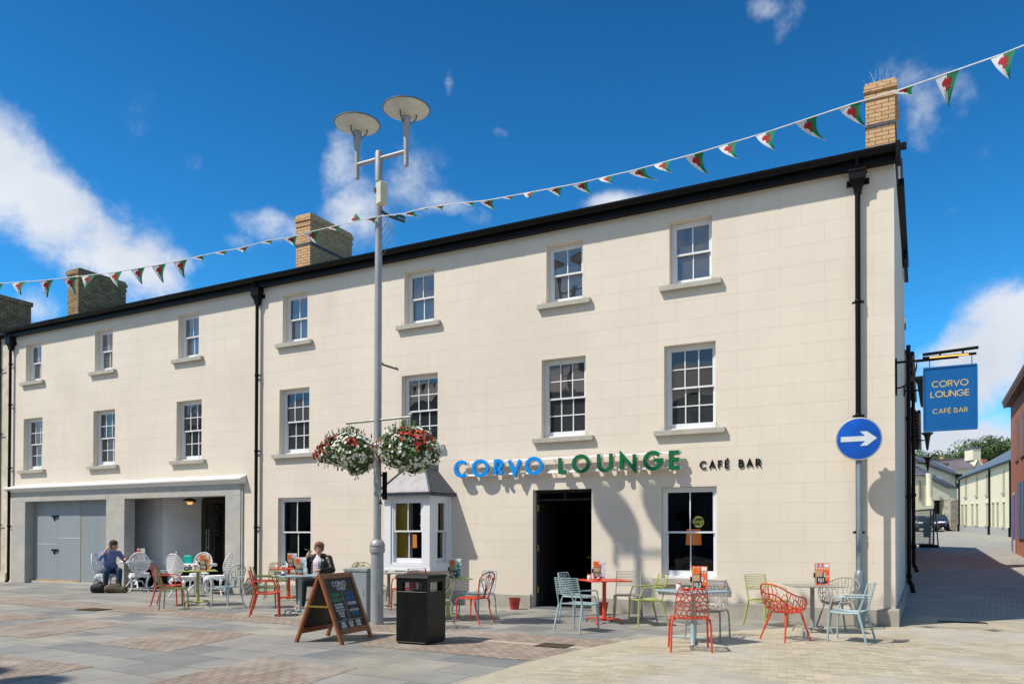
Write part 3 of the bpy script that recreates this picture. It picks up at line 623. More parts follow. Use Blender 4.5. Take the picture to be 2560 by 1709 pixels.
# open entrance door
dm = MB(); a, b = DOOR[0], DOOR[1]
dm.box(a+.005, a+.07, .17, .28, 0, 2.59); dm.box(b-.07, b-.005, .17, .28, 0, 2.59); dm.box(a+.07, b-.07, .17, .28, 2.53, 2.59); dm.box(a+.07, b-.07, .18, .26, 2.36, 2.41); dm.box((a+b)/2-.03, (a+b)/2+.03, .18, .26, 2.41, 2.53)
blk = mat('black_gloss_paint', (.014, .015, .017), .18, var=.1)
door = bpart(dm, 'door', blk)
lf = MB(); lf.box(a+.07, a+.115, .28, 1.0, .03, 2.34); lf.box(b-.115, b-.07, .28, 1.0, .03, 2.34)
for z in (.25, 1.25): lf.box(a+.115, a+.125, .4, .9, z, z+.8)
lf.build('door_leaf', blk, door)
hg = MB()
for z in (.33, 1.25, 2.13): hg.box(a+.068, a+.082, .145, .17, z, z+.15); hg.box(a+.028, a+.07, .158, .1695, z+.005, z+.145)
hg.build('hinge', brass, door)
st = MB(); st.box(a+.005, b-.005, -.05, .3, .0, .028); bpart(st, 'doorstep', mat('slate_step', (.17, .175, .18), .6, var=.2, vs=4))
# things seen through the door
ft = MB(); yel = mat('mustard_paint', (.35, .2, .03), .5)
for x in (-6.82, -6.6): ft.box(x, x+.06, 1.6, 1.66, 0, 1.1)
ft.box(-7.0, -6.5, 1.55, 1.95, 1.08, 1.11); ft.box(-6.64, -6.54, 1.8, 1.82, 1.15, 1.35)
tag(ft.build('bar_stool', yel), 'mustard bar stool just inside the dark open doorway', 'stool')

# bay window
by = MB(); P0 = [(-11.36, 0), (-11.14, -.72), (-9.87, -.72), (-9.74, 0)]
def off(P, d): cx = -10.56; return [(p[0]+(d if p[0] > cx else -d), p[1]-(d if p[1] < -.1 else 0)) for p in P]
def slab(mb, P, z0, z1):
    n = len(P); mb.add([(x, y, z0) for x, y in P]+[(x, y, z1) for x, y in P], [tuple(range(n-1, -1, -1)), tuple(range(n, 2*n))]+[(i, (i+1) % n, n+(i+1) % n, n+i) for i in range(n)])
slab(by, P0, .82, .93); slab(by, off(P0, .03), .79, .82); slab(by, P0, 2.44, 2.52)
by.box(-11.14, -10.96, -.72, -.6, .93, 2.44); by.box(-10.05, -9.87, -.72, -.6, .93, 2.44)
def edge(p, q, t0, t1, th=.06):
    p = Vector((*p, 0)); q = Vector((*q, 0)); d = (q-p); a = p+d*t0; b = p+d*t1; nn = Vector((d.y, -d.x, 0)).normalized()*th
    slab(by, [(a.x, a.y), (a.x-nn.x, a.y-nn.y), (b.x-nn.x, b.y-nn.y), (b.x, b.y)], .93, 2.44)
edge((-9.87, -.717), (-9.74, 0), 0, .30); edge((-9.87, -.717), (-9.74, 0), .86, 1); edge((-11.36, 0), (-11.14, -.717), 0, .14); edge((-11.36, 0), (-11.14, -.717), .7, 1)
bay = bpart(by, 'bay_window', whitem)
fr, pn = sash('B', -10.96, -10.05, .93, 2.44, -.69, 2, 1, None); fr.build('sash', whitem, bay); pn.build('pane', pane_clear, bay)
ang = math.atan2(.717, .13); Mx = Matrix.Translation((-9.87+.13*.3-.015, -.717+.717*.3+.005, 0)) @ Matrix.Rotation(ang, 4, 'Z')
fr, pn = sash('B', 0, .41, .93, 2.44, .01, 1, 1, None, M=Mx); fr.build('sash', whitem, bay); pn.build('pane', pane_clear, bay)
rfb = MB(); E0 = [(-11.5, 0), (-11.3, -.85), (-9.77, -.85), (-9.62, 0)]; T0 = [(-11.22, 0), (-10.98, -.16), (-10.36, -.16), (-10.16, 0)]
slab(rfb, E0, 2.50, 2.565)
n = 4; vs = [(x, y, 2.565) for x, y in E0]+[(x, y, 3.16) for x, y in T0]
rfb.mi = 1; rfb.add(vs, [(1, 2, 6, 5)]); rfb.mi = 0; rfb.add(vs, [(0, 1, 5, 4), (2, 3, 7, 6), (4, 5, 6, 7)])  # the roof's light front and dark hips are painted as two lead colours
for (i, j) in ((1, 5), (2, 6)): rfb.tube([vs[i], vs[j]], .032, 8)
rfb.tube([((vs[3][0]*.55+vs[2][0]*.45), -.85*.42, 2.57), (vs[7][0]*.6+vs[6][0]*.4, -.08, 3.13)], .012, 6)
rfb.tube([vs[4], vs[5], vs[6], vs[7]], .02, 8); rfb.box(-11.26, -10.12, -.02, -.003, 3.1, 3.27); rfb.tube([vs[0], vs[1], vs[2], vs[3]], .022, 8)
rfb.build('bay_roof', [leadm, lead2], bay)
# curtains and lamps in the windows
must = mat('mustard_curtain', (.66, .50, .05), .85, var=.2, vs=8)
def curtain(x0, x1, y, z0, z1, n=9):
    c = MB(); c.smooth = True; k = n*4; vs = []
    for i in range(k+1):
        t = i/k; vs += [(x0+(x1-x0)*t, y+.025*math.sin(t*n*2*math.pi), z) for z in (z0, z1)]
    c.add(vs, [(2*i, 2*i+2, 2*i+3, 2*i+1) for i in range(k)]); return c
curtain(-10.95, -10.66, -.5, .95, 2.42, 4).build('curtain', must, bay); curtain(-10.0, -9.88, -.06, .95, 2.42, 2).build('curtain', must, bay)
shade = mat('lit_lampshade', (1.0, .36, .05), .8, emit=.5, var=.7, vs=7); shade2 = mat('pleated_lampshade', (.8, .25, .06), .8, emit=.22, var=.3, vs=14)
def table_lamp(x, y, z, r, h, m, lab):
    t = thing('table_lamp', lab, 'lamp', (x, y, z))
    s = MB(); s.lathe([(.001, 0), (.09, .0), (.09, .02), (.03, .05), (.045, .14), (.02, .24), (.012, .33)], n=14); s.build('lamp_base', blk, t)
    s = MB(); s.smooth = True; n = 28
    vs = [((r*(.93 if k else 1)+.004*(i % 2))*math.cos(2*math.pi*i/n) for k in (0,)) for i in range(0)]
    pts = []
    for k, (rr, zz) in enumerate(((r, .33), (r*.9, .33+h))):
        for i in range(n): a = 2*math.pi*i/n; q = rr+(.004 if i % 2 else 0); pts.append((q*math.cos(a), q*math.sin(a), zz))
    s.add(pts, [(i, (i+1) % n, n+(i+1) % n, n+i) for i in range(n)]); s.build('lamp_shade', m, t); return t
table_lamp(-11.25, .55, .96, .125, .33, shade, 'small lit orange table lamp seen through the bay window')
table_lamp(-4.28, .85, 1.08, .16, .33, shade2, 'pleated orange lamp behind the lower sash of the right window')
table_lamp(-14.6, 1.1, 1.25, .15, .33, shade2, 'dim orange lamp behind the window left of the seated woman')
cnt = MB(); cnt.box(-11.9, -10.3, .5, 1.0, .93, .97); cnt.box(-5.0, -3.4, .6, 1.2, 1.03, 1.07); cnt.box(-15.4, -13.8, .9, 1.3, 1.2, 1.24); bpart(cnt, 'window_shelf', darkm)
wl = MB()
for z in (1.75, 2.05, 2.35): wl.ell((-11.86, 1.9, z+.12), (.07, .07, .02))
bpart(wl, 'wall_lights', mat('amber_light', (1, .30, .04), .5, emit=1.4))
curtain(-15.08, -14.82, .34, .8, 2.5, 5).build('curtain', mat('olive_curtain', (.12, .105, .04), .9, var=.3), bay)
stk = MB(); stk.lathe([(.001, 0), (.115, 0), (.115, .004)], (0, 0, 0), 20, M=Matrix.Translation((-3.98, .07, 1.88)) @ Matrix.Rotation(R(90), 4, 'X'))
st_ = bpart(stk, 'window_sticker', mat('yellow_green_sticker', (.17, .20, .03), .5))
s = MB(); text(s, 'OPEN', -3.98, 1.90, .05, .006, .060, .0655, align='c'); text(s, 'DAILY', -3.98, 1.82, .05, .006, .060, .0655, align='c'); s.build('sticker_text', blk, st_)

# ================================================================== fascia lettering
blue = mat('blue_enamel', (.0, .27, .76), .3, var=.04); green = mat('green_enamel', (.003, .135, .05), .3, var=.04); creamp = mat('cream_acrylic', (.78, .74, .66), .4, var=.03)
sgn = thing('letter_sign', 'large raised blue and green CORVO LOUNGE letters on two white rails', 'sign', (-6.9, 0, 3.12))
def wpart(mb, name, mats, parent, loc, **k):
    o = mb.build(name, mats, parent, **k); o.matrix_parent_inverse = Matrix.Translation([-c for c in loc]); return o
LS = (-6.9, 0, 3.12)
s = MB(); s.bbox(-9.42, -4.27, -.12, -.075, 3.245, 3.285, .004); s.bbox(-9.42, -4.27, -.12, -.075, 2.95, 2.99, .004)
for x in (-9.3, -8.2, -7.1, -6.0, -4.9): s.tube([(x, 0, 3.25), (x, -.09, 3.25)], .01, 6); s.tube([(x, 0, 2.97), (x, -.09, 2.97)], .01, 6)
wpart(s, 'rail', mat('white_sign_rail', (.80, .78, .73), .45), sgn, LS)
for (c, x0, x1) in (('C', -9.544, -9.193), ('O', -9.07, -8.63), ('R', -8.49, -8.25), ('V', -8.15, -7.8), ('O', -7.717, -7.29), ('L', -6.915, -6.69), ('O', -6.60, -6.19), ('U', -6.03, -5.69), ('N', -5.53, -5.18), ('G', -5.03, -4.62), ('E', -4.497, -4.25)):
    hw = .036; rd = c in 'COG'; h = (.395 if rd else .38)-2*hw*(1 if rd else 0); z = 2.918+(hw if rd else 0)
    wd = G[c][0]; sx = (x1-x0-2*hw)/max(wd, .1)
    col = blue if x0 < -7.2 else green
    for yy, grow, m, nm in ((-.235, 0, col, 'letter'), (-.15, .016, creamp, 'letter_back')):
        s = MB()
        zz, hh = z, h
        if not rd: zz, hh = z+(hw if c in 'LUEVRN' else 0), h-hw*(2 if c in 'LE' else 1 if c in 'U' else 2)
        for i, pl in enumerate(G[c][1]):
            s.stroke([(x0+hw+a*sx, zz+b*hh) for a, b in pl], hw+grow, yy-.0004*i, yy+(.05 if col and m is not creamp else .035), closed=(c, i) in CLOSED)
        wpart(s, nm, m, sgn, LS)
s2 = thing('small_letter_sign', 'small black CAFÉ BAR letters fixed to the cream wall', 'sign', (-3.3, 0, 3.0))
x = -3.92
for c in 'CAFÉ BAR':
    if c == ' ': x += .13; continue
    s = MB(); k = .135
    for i, pl in enumerate(G[c][1]): s.stroke([(x+a*k, 2.935+b*k) for a, b in pl], .0125, -.028-.0004*i, -.004)
    wpart(s, 'letter', blackm, s2, (-3.3, 0, 3.0)); x += (G[c][0])*k+.068

# ================================================================== lamp post with two uplight bowls
galv = mat('galvanised_steel', (.36, .355, .35), .5, metal=.25, var=.22, vs=6, bump=.12, streak=.3)
galvd = mat('grimy_steel', (.16, .16, .14), .6, metal=.3, var=.4, vs=7)
bowlm = mat('dirty_white_reflector', (.60, .585, .50), .5, var=.14, vs=7)
PX, PY = -8.70, -4.15
lp = thing('lamp_post', 'tall grey steel lamp post with two round uplight bowls and flower baskets', 'lamp post', (PX, PY, 0))
s = MB(); s.lathe([(.115, 0), (.115, 1.28), (.135, 1.29), (.14, 1.33), (.14, 1.37), (.128, 1.38), (.14, 1.40), (.14, 1.43), (.11, 1.49), (.075, 1.52), (.072, 1.55)], n=24); s.build('base', galv, lp)
s = MB(); s.lathe([(.070, 1.5), (.068, 4), (.062, 7.12), (.062, 7.125), (.066, 7.125), (.066, 7.14), (.062, 7.14), (.06, 7.97), (.068, 7.98), (.07, 8.5), (.06, 8.53)], n=20)
for z in (1.98, 2.95, 3.08, 2.72): s.lathe([(.071, z), (.0735, z+.003), (.0735, z+.018), (.071, z+.021)], n=20)
s.build('pole', galv, lp)
s = MB(); s.tube([(-.52, 0, 8.40), (.62, 0, 8.40)], .038, 12); s.build('cross_arm', galv, lp)
for dx in (-.50, .60):
    s = MB(); s.tube([(dx, 0, 8.14), (dx, 0, 8.70)], .045, 14); s.lathe([(.046, 8.66), (.052, 8.70), (.08, 8.92), (.082, 9.0)], (dx, 0, 0), 14); h = s.build('lamp_stem', galv, lp)
    s = MB(); c = 9.03
    s.lathe([(.08, c-.02), (.14, c+.0), (.395, c+.105), (.41, c+.125), (.395, c+.135), (.13, c+.03), (.08, c+.03)], (dx, 0, 0), 36); bo = s.build('reflector_bowl', bowlm, h)
    s = MB(); s.tube([(dx+.412*math.cos(R(a)), .412*math.sin(R(a)), c+.125) for a in range(0, 360, 10)], .012, 6, closed=True)
    for a in (30, 150, 270): ca, sa = math.cos(R(a)), math.sin(R(a)); s.tube([(dx+.07*ca, .07*sa, c-.14), (dx+.17*ca, .17*sa, c-.06), (dx+.19*ca, .19*sa, c+.05)], .013, 6)
    s.build('bowl_rim', galvd, h)
bx = MB(); Mb = Matrix.Rotation(R(-25), 4, 'Z'); bx.bbox(.07, .25, -.1, .05, 7.52, 7.9, .01, M=Mb); jb = bx.build('junction_box', mat('cream_plastic_box', (.62, .58, .42), .5, var=.12), lp)
s = MB(); s.box(.05, .09, -.13, -.06, 7.74, 7.82, M=Mb)
for k in range(4): s.tube([(.07+(.14+.05*k)*math.sin(math.pi*q/12), .02*math.sin(q*.9+k), 7.5-.08*k-(.45+.06*k)*q/12-.06*math.sin(math.pi*q/6)) for q in range(13)], .0045, 5)
s.build('cable', galvd, lp)
s = MB(); s.tube([(.05, 0, 7.44), (.15, .15, 7.38), (.36, .3, 7.30)], .03, 6); s.tube([(.2, .2, 7.36), (.26, .25, 7.42), (.4, .25, 7.34)], .025, 6); s.build('tie_bundle', mat('olive_tie_cloth', (.08, .1, .06), .9, var=.5), lp)
s = MB(); s.tube([(-.72, 0, 3.66), (-.06, 0, 3.67)], .024, 10); s.tube([(.06, 0, 3.67), (.72, 0, 3.68)], .024, 10); s.tube([(.68, 0, 3.73), (.74, 0, 3.73)], .015, 8); s.build('basket_arm', mat('weathered_steel', (.42, .42, .36), .5, metal=.4, var=.3, vs=12), lp)
s = MB(); s.tube([(.0, .06, 4.70), (0, .60, 4.70)], .02, 8)
for y in (.12, .55): s.tube([(0, y, 4.71), (0, y+.015, 4.75), (0, y+.03, 4.71)], .007, 5)
s.build('banner_arm', galvd, lp)
s = MB(); s.box(.068, .155, .05, .075, 2.24, 2.74, M=Matrix.Rotation(R(8), 4, 'Z')); s.box(.068, .125, .0, .06, 2.3, 2.33); s.box(.068, .125, .0, .06, 2.66, 2.69); s.build('side_plate', blackm, lp)
s = MB()
for (z0, z1, a0, a1, mi) in ((2.12, 2.38, -30, 8, 0), (1.58, 1.95, -42, -8, 1), (.55, 1.0, -50, -25, 1)):
    r_ = .0745 if z0 > 1.5 else .1165; s.mi = mi
    pts = [(r_*math.cos(R(a)), r_*math.sin(R(a)), z) for z in (z0, z1) for a in (a0, (a0+a1)/2, a1)]; s.add(pts, [(0, 1, 4, 3), (1, 2, 5, 4)])
s.build('sticker', [mat('white_sticker', (.7, .7, .68), .6), mat('pale_green_notice', (.38, .47, .40), .6, var=.1)], lp)
s = MB(); text(s, 'A', 0, 2.14, .09, .008, -.003, 0, M=Matrix.Rotation(R(66), 4, 'Z') @ Matrix.Translation((-.015, -.0765, 0))); s.build('sticker_text', blackm, lp)

l2 = copy_tree(lp); l2.location = (-13.7, -15.7, 0); l2['label'] = 'second lamp post outside the picture whose bowl shades the lower left flagstones'

# hanging baskets
leafm = mat('petunia_leaves', (.12, .19, .045), .6, var=.5, vs=14); leafd = mat('dark_leaves', (.055, .10, .025), .6, var=.4, vs=14)
whf = mat('white_petals', (.80, .79, .70), .6, var=.06); redf = mat('scarlet_petals', (.62, .028, .015), .5, var=.3, vs=20); orf = mat('orange_red_petals', (.78, .10, .03), .5, var=.2, vs=20); eye = mat('petal_throat', (.35, .36, .12), .7)
def quadleaf(mb, c, n, s, el=1.6):
    n = n.normalized(); a = n.orthogonal().normalized(); a = (a*math.cos(q := random.uniform(0, 6.28))+n.cross(a)*math.sin(q)); b = n.cross(a)
    mb.add([c-a*s*el, c-b*s+n*s*.15, c+a*s*el, c+b*s+n*s*.15], [(0, 1, 2, 3)])
def flower(mb, c, n, s, eyeidx):
    n = n.normalized(); a = n.orthogonal().normalized(); b = n.cross(a); k = 7; mi = mb.mi
    o = random.uniform(0, 6); pts = [c+(a*math.cos(o+6.283*i/(2*k))+b*math.sin(o+6.283*i/(2*k)))*s*(1 if i % 2 else .8)+n*s*.18 for i in range(2*k)]
    mb.add(pts+[c-n*s*.3], [(i, (i+1) % (2*k), 2*k) for i in range(2*k)])
    if eyeidx is not None: mb.mi = eyeidx; mb.add([c+(a*math.cos(6.283*i/5)+b*math.sin(6.283*i/5))*s*.24+n*s*.03 for i in range(5)], [tuple(range(5))]); mb.mi = mi
def basket(x, lab, sc, trail, reds, seed):
    rnd = random.Random(seed); t = thing('hanging_basket', lab, 'flower basket', (x, PY, 3.0), group=None)
    s = MB(); s.lathe([(.001, -.16), (.16, -.15), (.24, -.02), (.255, .04), (.235, .04)], n=20); s.build('pot', blk, t)
    s = MB()
    for a in (90, 210, 330): s.tube([(.22*math.cos(R(a)), .22*math.sin(R(a)), .05), (0, 0, .42)], .006, 5)
    for k in range(6): s.tube([(0, 0, .42+.035*k), (.012*(k % 2), .012*((k+1) % 2), .44+.035*k), (0, 0, .46+.035*k)], .006, 5)
    s.build('chain', galvd, t)
    lf_ = MB(); fl = MB(); W, Hh, Lw = sc
    def surf(u, v):      # u azimuth, v -1 (below) .. 1 (top); lumpy, drooping mass
        a = u; rr = .92+.13*math.sin(3*a+seed+v)+.09*math.sin(7*a+v*4+seed)+.07*math.sin(13*a-v*9)
        ph = v*math.pi/2; x_ = math.cos(a)*math.cos(ph)*W*rr; y_ = math.sin(a)*math.cos(ph)*W*rr*.85
        z_ = (math.sin(ph)*Hh if v > 0 else math.sin(ph)*Lw*(1+trail*math.cos(a-.4)))+.06
        return Vector((x_, y_, z_)), Vector((math.cos(a)*math.cos(ph), math.sin(a)*math.cos(ph), math.sin(ph)))
    for i in range(5200):
        a = rnd.uniform(0, 6.283); v = rnd.uniform(-.93, 1)
        if v < -.5 and rnd.random() < .3: continue
        p, n_ = surf(a, v); k = rnd.uniform(.55, 1.03)**.7; p = Vector((p.x*k, p.y*k, p.z*(.5+.5*k)))
        lf_.mi = 0 if rnd.random() < .6 else 1
        quadleaf(lf_, p, n_+Vector((rnd.uniform(-1, 1), rnd.uniform(-1, 1), rnd.uniform(-.6, 1)))*.8, rnd.uniform(.013, .026))
    for i in range(22):  # trailing strands
        a = rnd.uniform(0, 6.283); p, n_ = surf(a, rnd.uniform(-.9, -.3)); q = p.copy()
        for k in range(6): q = q+Vector((rnd.uniform(-.018, .018), rnd.uniform(-.018, .018), -.016)); quadleaf(lf_, q, Vector((rnd.uniform(-1, 1), rnd.uniform(-1, 1), .4)), rnd.uniform(.008, .015))
    for i in range(44):  # upright sprigs
        a = rnd.uniform(0, 6.283); p, n_ = surf(a, rnd.uniform(.4, .95)); q = p.copy()
        for k in range(9): q = q+Vector((rnd.uniform(-.012, .012), rnd.uniform(-.012, .012), .014)); quadleaf(lf_, q, Vector((rnd.uniform(-1, 1), rnd.uniform(-1, 1), .6)), rnd.uniform(.008, .016))
    lf_.build('foliage', [leafm, leafd], t)
    for i in range(1150):
        a = rnd.uniform(0, 6.283); v = rnd.uniform(-.85, .97); p, n_ = surf(a, v)
        isred = any(abs(((a-ra+3.14) % 6.283)-3.14) < rw and abs(v-rv) < rh for ra, rw, rv, rh in reds)
        if isred and rnd.random() < .8:
            fl.mi = 2 if rnd.random() < .75 else 3
            for q in range(3): flower(fl, p*1.03+Vector([rnd.uniform(-.02, .02) for _ in range(3)]), n_+Vector([rnd.uniform(-.5, .5) for _ in range(3)]), rnd.uniform(.020, .030), None)
        else:
            if math.sin(5*a+seed*2+v*5)*math.cos(4*v*3+a*2) > .25 or rnd.random() < .2: continue
            fl.mi = 0; flower(fl, p*1.03, n_+Vector([rnd.uniform(-.45, .45) for _ in range(3)]), rnd.uniform(.023, .036), 1)
    fl.build('flowers', [whf, eye, redf, orf], t); return t
basket(-9.36, 'smaller hanging basket left of the lamp post with white petunias and black pot showing', (.60, .40, .27), .35, [(-2.6, .5, .1, .25), (-2.0, .22, .45, .22), (-2.0, .2, .1, .15), (-.9, .16, .35, .16), (-2.9, .3, -.2, .15)], 3)
basket(-8.03, 'full hanging basket right of the lamp post with white petunias and bright red flowers', (.60, .43, .33), .12, [(-2.9, .45, .05, .32), (-1.05, .4, .42, .17), (-.55, .3, .25, .28), (-1.6, .15, .75, .15)], 8)

# ================================================================== bunting
bnt = thing('flag_bunting', 'long string of small green, white and red dragon pennants crossing the sky', 'bunting', (0, 0, 0))
def disp(x, y, d): return at(x/.917578, y/.917578, d)
SP = [(-60, 655), (0, 650), (100, 643), (160, 636), (265, 624), (365, 607), (413, 598), (455, 588), (510, 576), (552, 569), (612, 552), (665, 544), (715, 531), (760, 520), (810, 509), (864, 497), (925, 490), (965, 479), (1035, 468), (1115, 460), (1217, 441), (1330, 420), (1460, 389), (1593, 353), (1757, 304), (1950, 240), (2070, 204), (2180, 166), (2300, 124), (2349, 104), (2500, 40)]
def depth(x): return 15.6+(14.0-15.6)*(x+60)/924 if x < 864 else 14.0+(8.6-14.0)*(x-864)/1636
def sp(x):
    for (a, b), (c, d) in zip(SP, SP[1:]):
        if x <= c: return disp(x, b+(d-b)*(x-a)/(c-a), depth(x))
s = MB(); s.smooth = True; pts = [disp(x, y, depth(x)) for x, y in SP]; s.tube(pts, .0085, 6); s.build('string', mat('white_cotton_tape', (.75, .75, .74), .8), bnt)
fg = mat('green_flag_cloth', (.0, .23, .09), .75, var=.12); fw = mat('white_flag_cloth', (.76, .76, .76), .75, var=.06); frd = mat('red_flag_print', (.50, .02, .03), .75, var=.1)
for m in (fg, fw, frd):                           # thin cloth lets some daylight through
    p = m.node_tree.nodes['Principled BSDF']; p.inputs['Transmission Weight'].default_value = 0
    tr = m.node_tree.nodes.new('ShaderNodeBsdfTranslucent'); mxn = m.node_tree.nodes.new('ShaderNodeMixShader'); mxn.inputs[0].default_value = .4
    src = p.inputs['Base Color'].links[0].from_socket; m.node_tree.links.new(src, tr.inputs[0])
    m.node_tree.links.new(p.outputs[0], mxn.inputs[1]); m.node_tree.links.new(tr.outputs[0], mxn.inputs[2]); m.node_tree.links.new(mxn.outputs[0], m.node_tree.nodes['Material Output'].inputs[0])
DR = [[(.30, .60), (.24, .70), (.30, .80), (.38, .86), (.42, .92), (.46, .86), (.50, .80), (.60, .90), (.70, .93), (.66, .84), (.72, .80), (.66, .74), (.70, .64), (.62, .66), (.60, .56), (.66, .50), (.60, .46), (.56, .52), (.50, .50), (.46, .40), (.40, .44), (.44, .54), (.38, .58), (.36, .66), (.34, .60)]]
def pennant(p, q, hgt, bend, lift, sw):
    """triangular pennant hung between two points of the string, curled by the wind"""
    d = q-p; wdt = d.length; dn_ = d.normalized(); side = Vector((-dn_.y, dn_.x, 0)).normalized(); down = Vector((0, 0, -1))
    ca, sa = math.cos(lift), math.sin(lift)
    def P(u, v, o=0):      # u 0..1 along the string, v 0..1 downwards
        t = v*hgt; cur = bend*v*v; out = side*(sa*t+math.sin(cur*1.6)*hgt*.35*v); dnn = down*(ca*t*(1-.18*abs(cur)))
        c = .5+(u-.5)*(1-v)
        return p+d*(c)+dnn+out+dn_*(sw*v*v*wdt)+side*(.02*math.sin(u*9+v*5)*v+o)
    s = MB(); n = 8; s.smooth = True
    for i in range(n):
        for j in range(n):
            u0, u1, v0, v1 = i/n, (i+1)/n, j/n, (j+1)/n; s.mi = 0 if i < n/2 else 1
            s.add([P(u0, v0), P(u1, v0), P(u1, v1), P(u0, v1)], [(0, 1, 2, 3)])
    for o in (-.0025, .0025):
        s.mi = 2
        for poly in DR: s.add([P((a-.48)/max(.25, 1-(1-b)*.95)*.9+.5, (1-b)*.88+.03, o) for a, b in poly], [tuple(range(len(poly)))])
    s.build('pennant', [fw, fg, frd], bnt)
FL = [(-8, .33, .1, .1), (44, .31, .35, .3), (106, .33, .1, -.15), (159, .33, .2, .15), (203, .3, -.3, -.1), (264, .33, .15, .3), (316, .30, .1, .1), (364, .34, .1, .1), (413, .32, .1, .05), (455, .12, 1.3, 0), (507, .12, 1.4, 0), (556, .12, 1.2, -.2), (612, .12, 1.6, 0), (665, .19, .9, 0), (714, .22, .5, .1), (765, .12, 1.3, 0), (812, .2, 2.9, 0), (850, .12, 1.2, 0), (935, .15, 1.2, .5), (972, .1, 1.9, 0), (1005, .1, 1.4, 0), (1035, .13, 2.2, 0), (1075, .1, 1.4, 0), (1115, .19, .9, .3), (1165, .1, 1.5, 0), (1217, .2, .7, 0), (1272, .17, 1.0, .1), (1330, .22, .9, .5), (1392, .27, .7, .5), (1460, .25, 1.0, .9), (1520, .32, .6, .6), (1593, .34, .4, .6), (1670, .35, .4, .6), (1757, .36, .3, .5), (1850, .33, .4, .7), (1950, .32, .3, .6), (2070, .14, 1.3, .3), (2172, .38, .15, -.05), (2302, .38, .2, .25)]
for (x, hh, lift, sw) in FL:
    px_w = 33 if x < 1150 else 33+(x-1150)*.024
    pennant(sp(x-px_w*.5), sp(x+px_w*.5), hh, random.uniform(.2, .8), lift*random.choice((1, 1, -1)) if lift < 1 else lift, sw)

# ================================================================== road sign, hanging sign, bin, cabinet, board, buckets
gp = mat('grey_painted_post', (.20, .245, .27), .4, var=.12, vs=6, metal=.2)
sp_ = thing('direction_sign', 'round blue one way sign with a white right arrow on a grey post', 'road sign', (-1.0, -.5, 0))
s = MB(); s.lathe([(.088, 0), (.088, .9), (.075, .97), (.05, 1.0), (.0465, 1.02), (.0465, 3.6), (.04, 3.62)], n=20); s.build('post', gp, sp_)
Md = Matrix.Translation((0, -.075, 3.3)) @ Matrix.Rotation(R(90), 4, 'X')
s = MB(); s.lathe([(.001, -.012), (.36, -.012), (.375, -.006), (.375, .004), (.36, .008)], n=48, M=Md); pl = s.build('sign_plate', mat('sign_edge_grey', (.42, .44, .45), .4, metal=.4), sp_)
bs = mat('worn_blue_sign_face', (.004, .095, .50), .35, var=.38, vs=2.2, coat=.2)
s = MB(); s.lathe([(.001, .009), (.352, .009), (.352, .0095)], n=48, M=Md); s.build('sign_face', bs, pl)
s = MB(); s.prism([(-.29, -.045), (.10, -.045), (.02, -.125), (.13, -.125), (.29, 0), (.13, .125), (.02, .125), (.10, .045), (-.29, .045)], -.0885, -.086, 'y', M=Matrix.Translation((0, 0, 3.3))); s.build('arrow', mat('retroreflective_white', (.62, .66, .68), .4), pl)
s = MB(); s.box(-.14, .14, -.06, .0, 3.6, 3.63); s.box(-.14, .14, -.06, .0, 2.98, 3.01); s.build('clamp', blackm, sp_)

hs_ = thing('hanging_sign', 'blue hanging pub sign with gold CORVO LOUNGE lettering on a black wall bracket', 'sign', (-.45, .3, 4.0))
hb = MB(); hb.box(.002, .03, -.12, .14, .17, .80); hb.box(.03, 1.0, -.02, .02, .73, .765)
hb.tube([(.03, 0, .28)]+[(.03+.32*math.sin(R(a)), 0, .28+.45*(1-math.cos(R(a)))) for a in range(15, 91, 15)]+[(.6, 0, .735), (.9, 0, .745)], .014, 8)
hb.tube([(.44, -.02, .84), (1.3, -.02, .88)], .028, 10); hb.box(.44, 1.27, -.03, .03, .765, .80); hb.box(.7, .73, -.02, .02, .79, .85); hb.box(1.05, 1.08, -.02, .02, .79, .86)
for x in (.55, 1.2): hb.tube([(x, 0, .77), (x, 0, .58)], .007, 6)
hb.build('bracket', blackm, hs_)
s = MB(); s.box(.55, 1.15, -.045, -.032, .762, .785); s.build('light_tube', mat('amber_tube', (1, .5, .12), .5, emit=.7), hs_)
s = MB(); bp = mat('blue_painted_board', (.0, .105, .33), .4, var=.07); s.bbox(.45, 1.28, -.02, .02, -.53, .60, .004)
for (a, b, c, d) in ((.45, 1.28, .575, .605), (.45, 1.28, -.535, -.505), (.445, .475, -.505, .575), (1.255, 1.285, -.505, .575)): s.bbox(a, b, -.034, .034, c, d, .006)
bo = s.build('board', bp, hs_)
s = MB()
text(s, 'CORVO', .865, .245, .098, .0085, -.0245, -.0205, gap=.2, align='c', sx=1.12); text(s, 'LOUNGE', .865, .065, .098, .0085, -.0245, -.0205, gap=.2, align='c', sx=1.12); text(s, 'CAFÉ BAR', .865, -.225, .075, .006, -.0245, -.0205, gap=.24, sp=.4, align='c', sx=1.1)
s.build('lettering', goldm, bo)

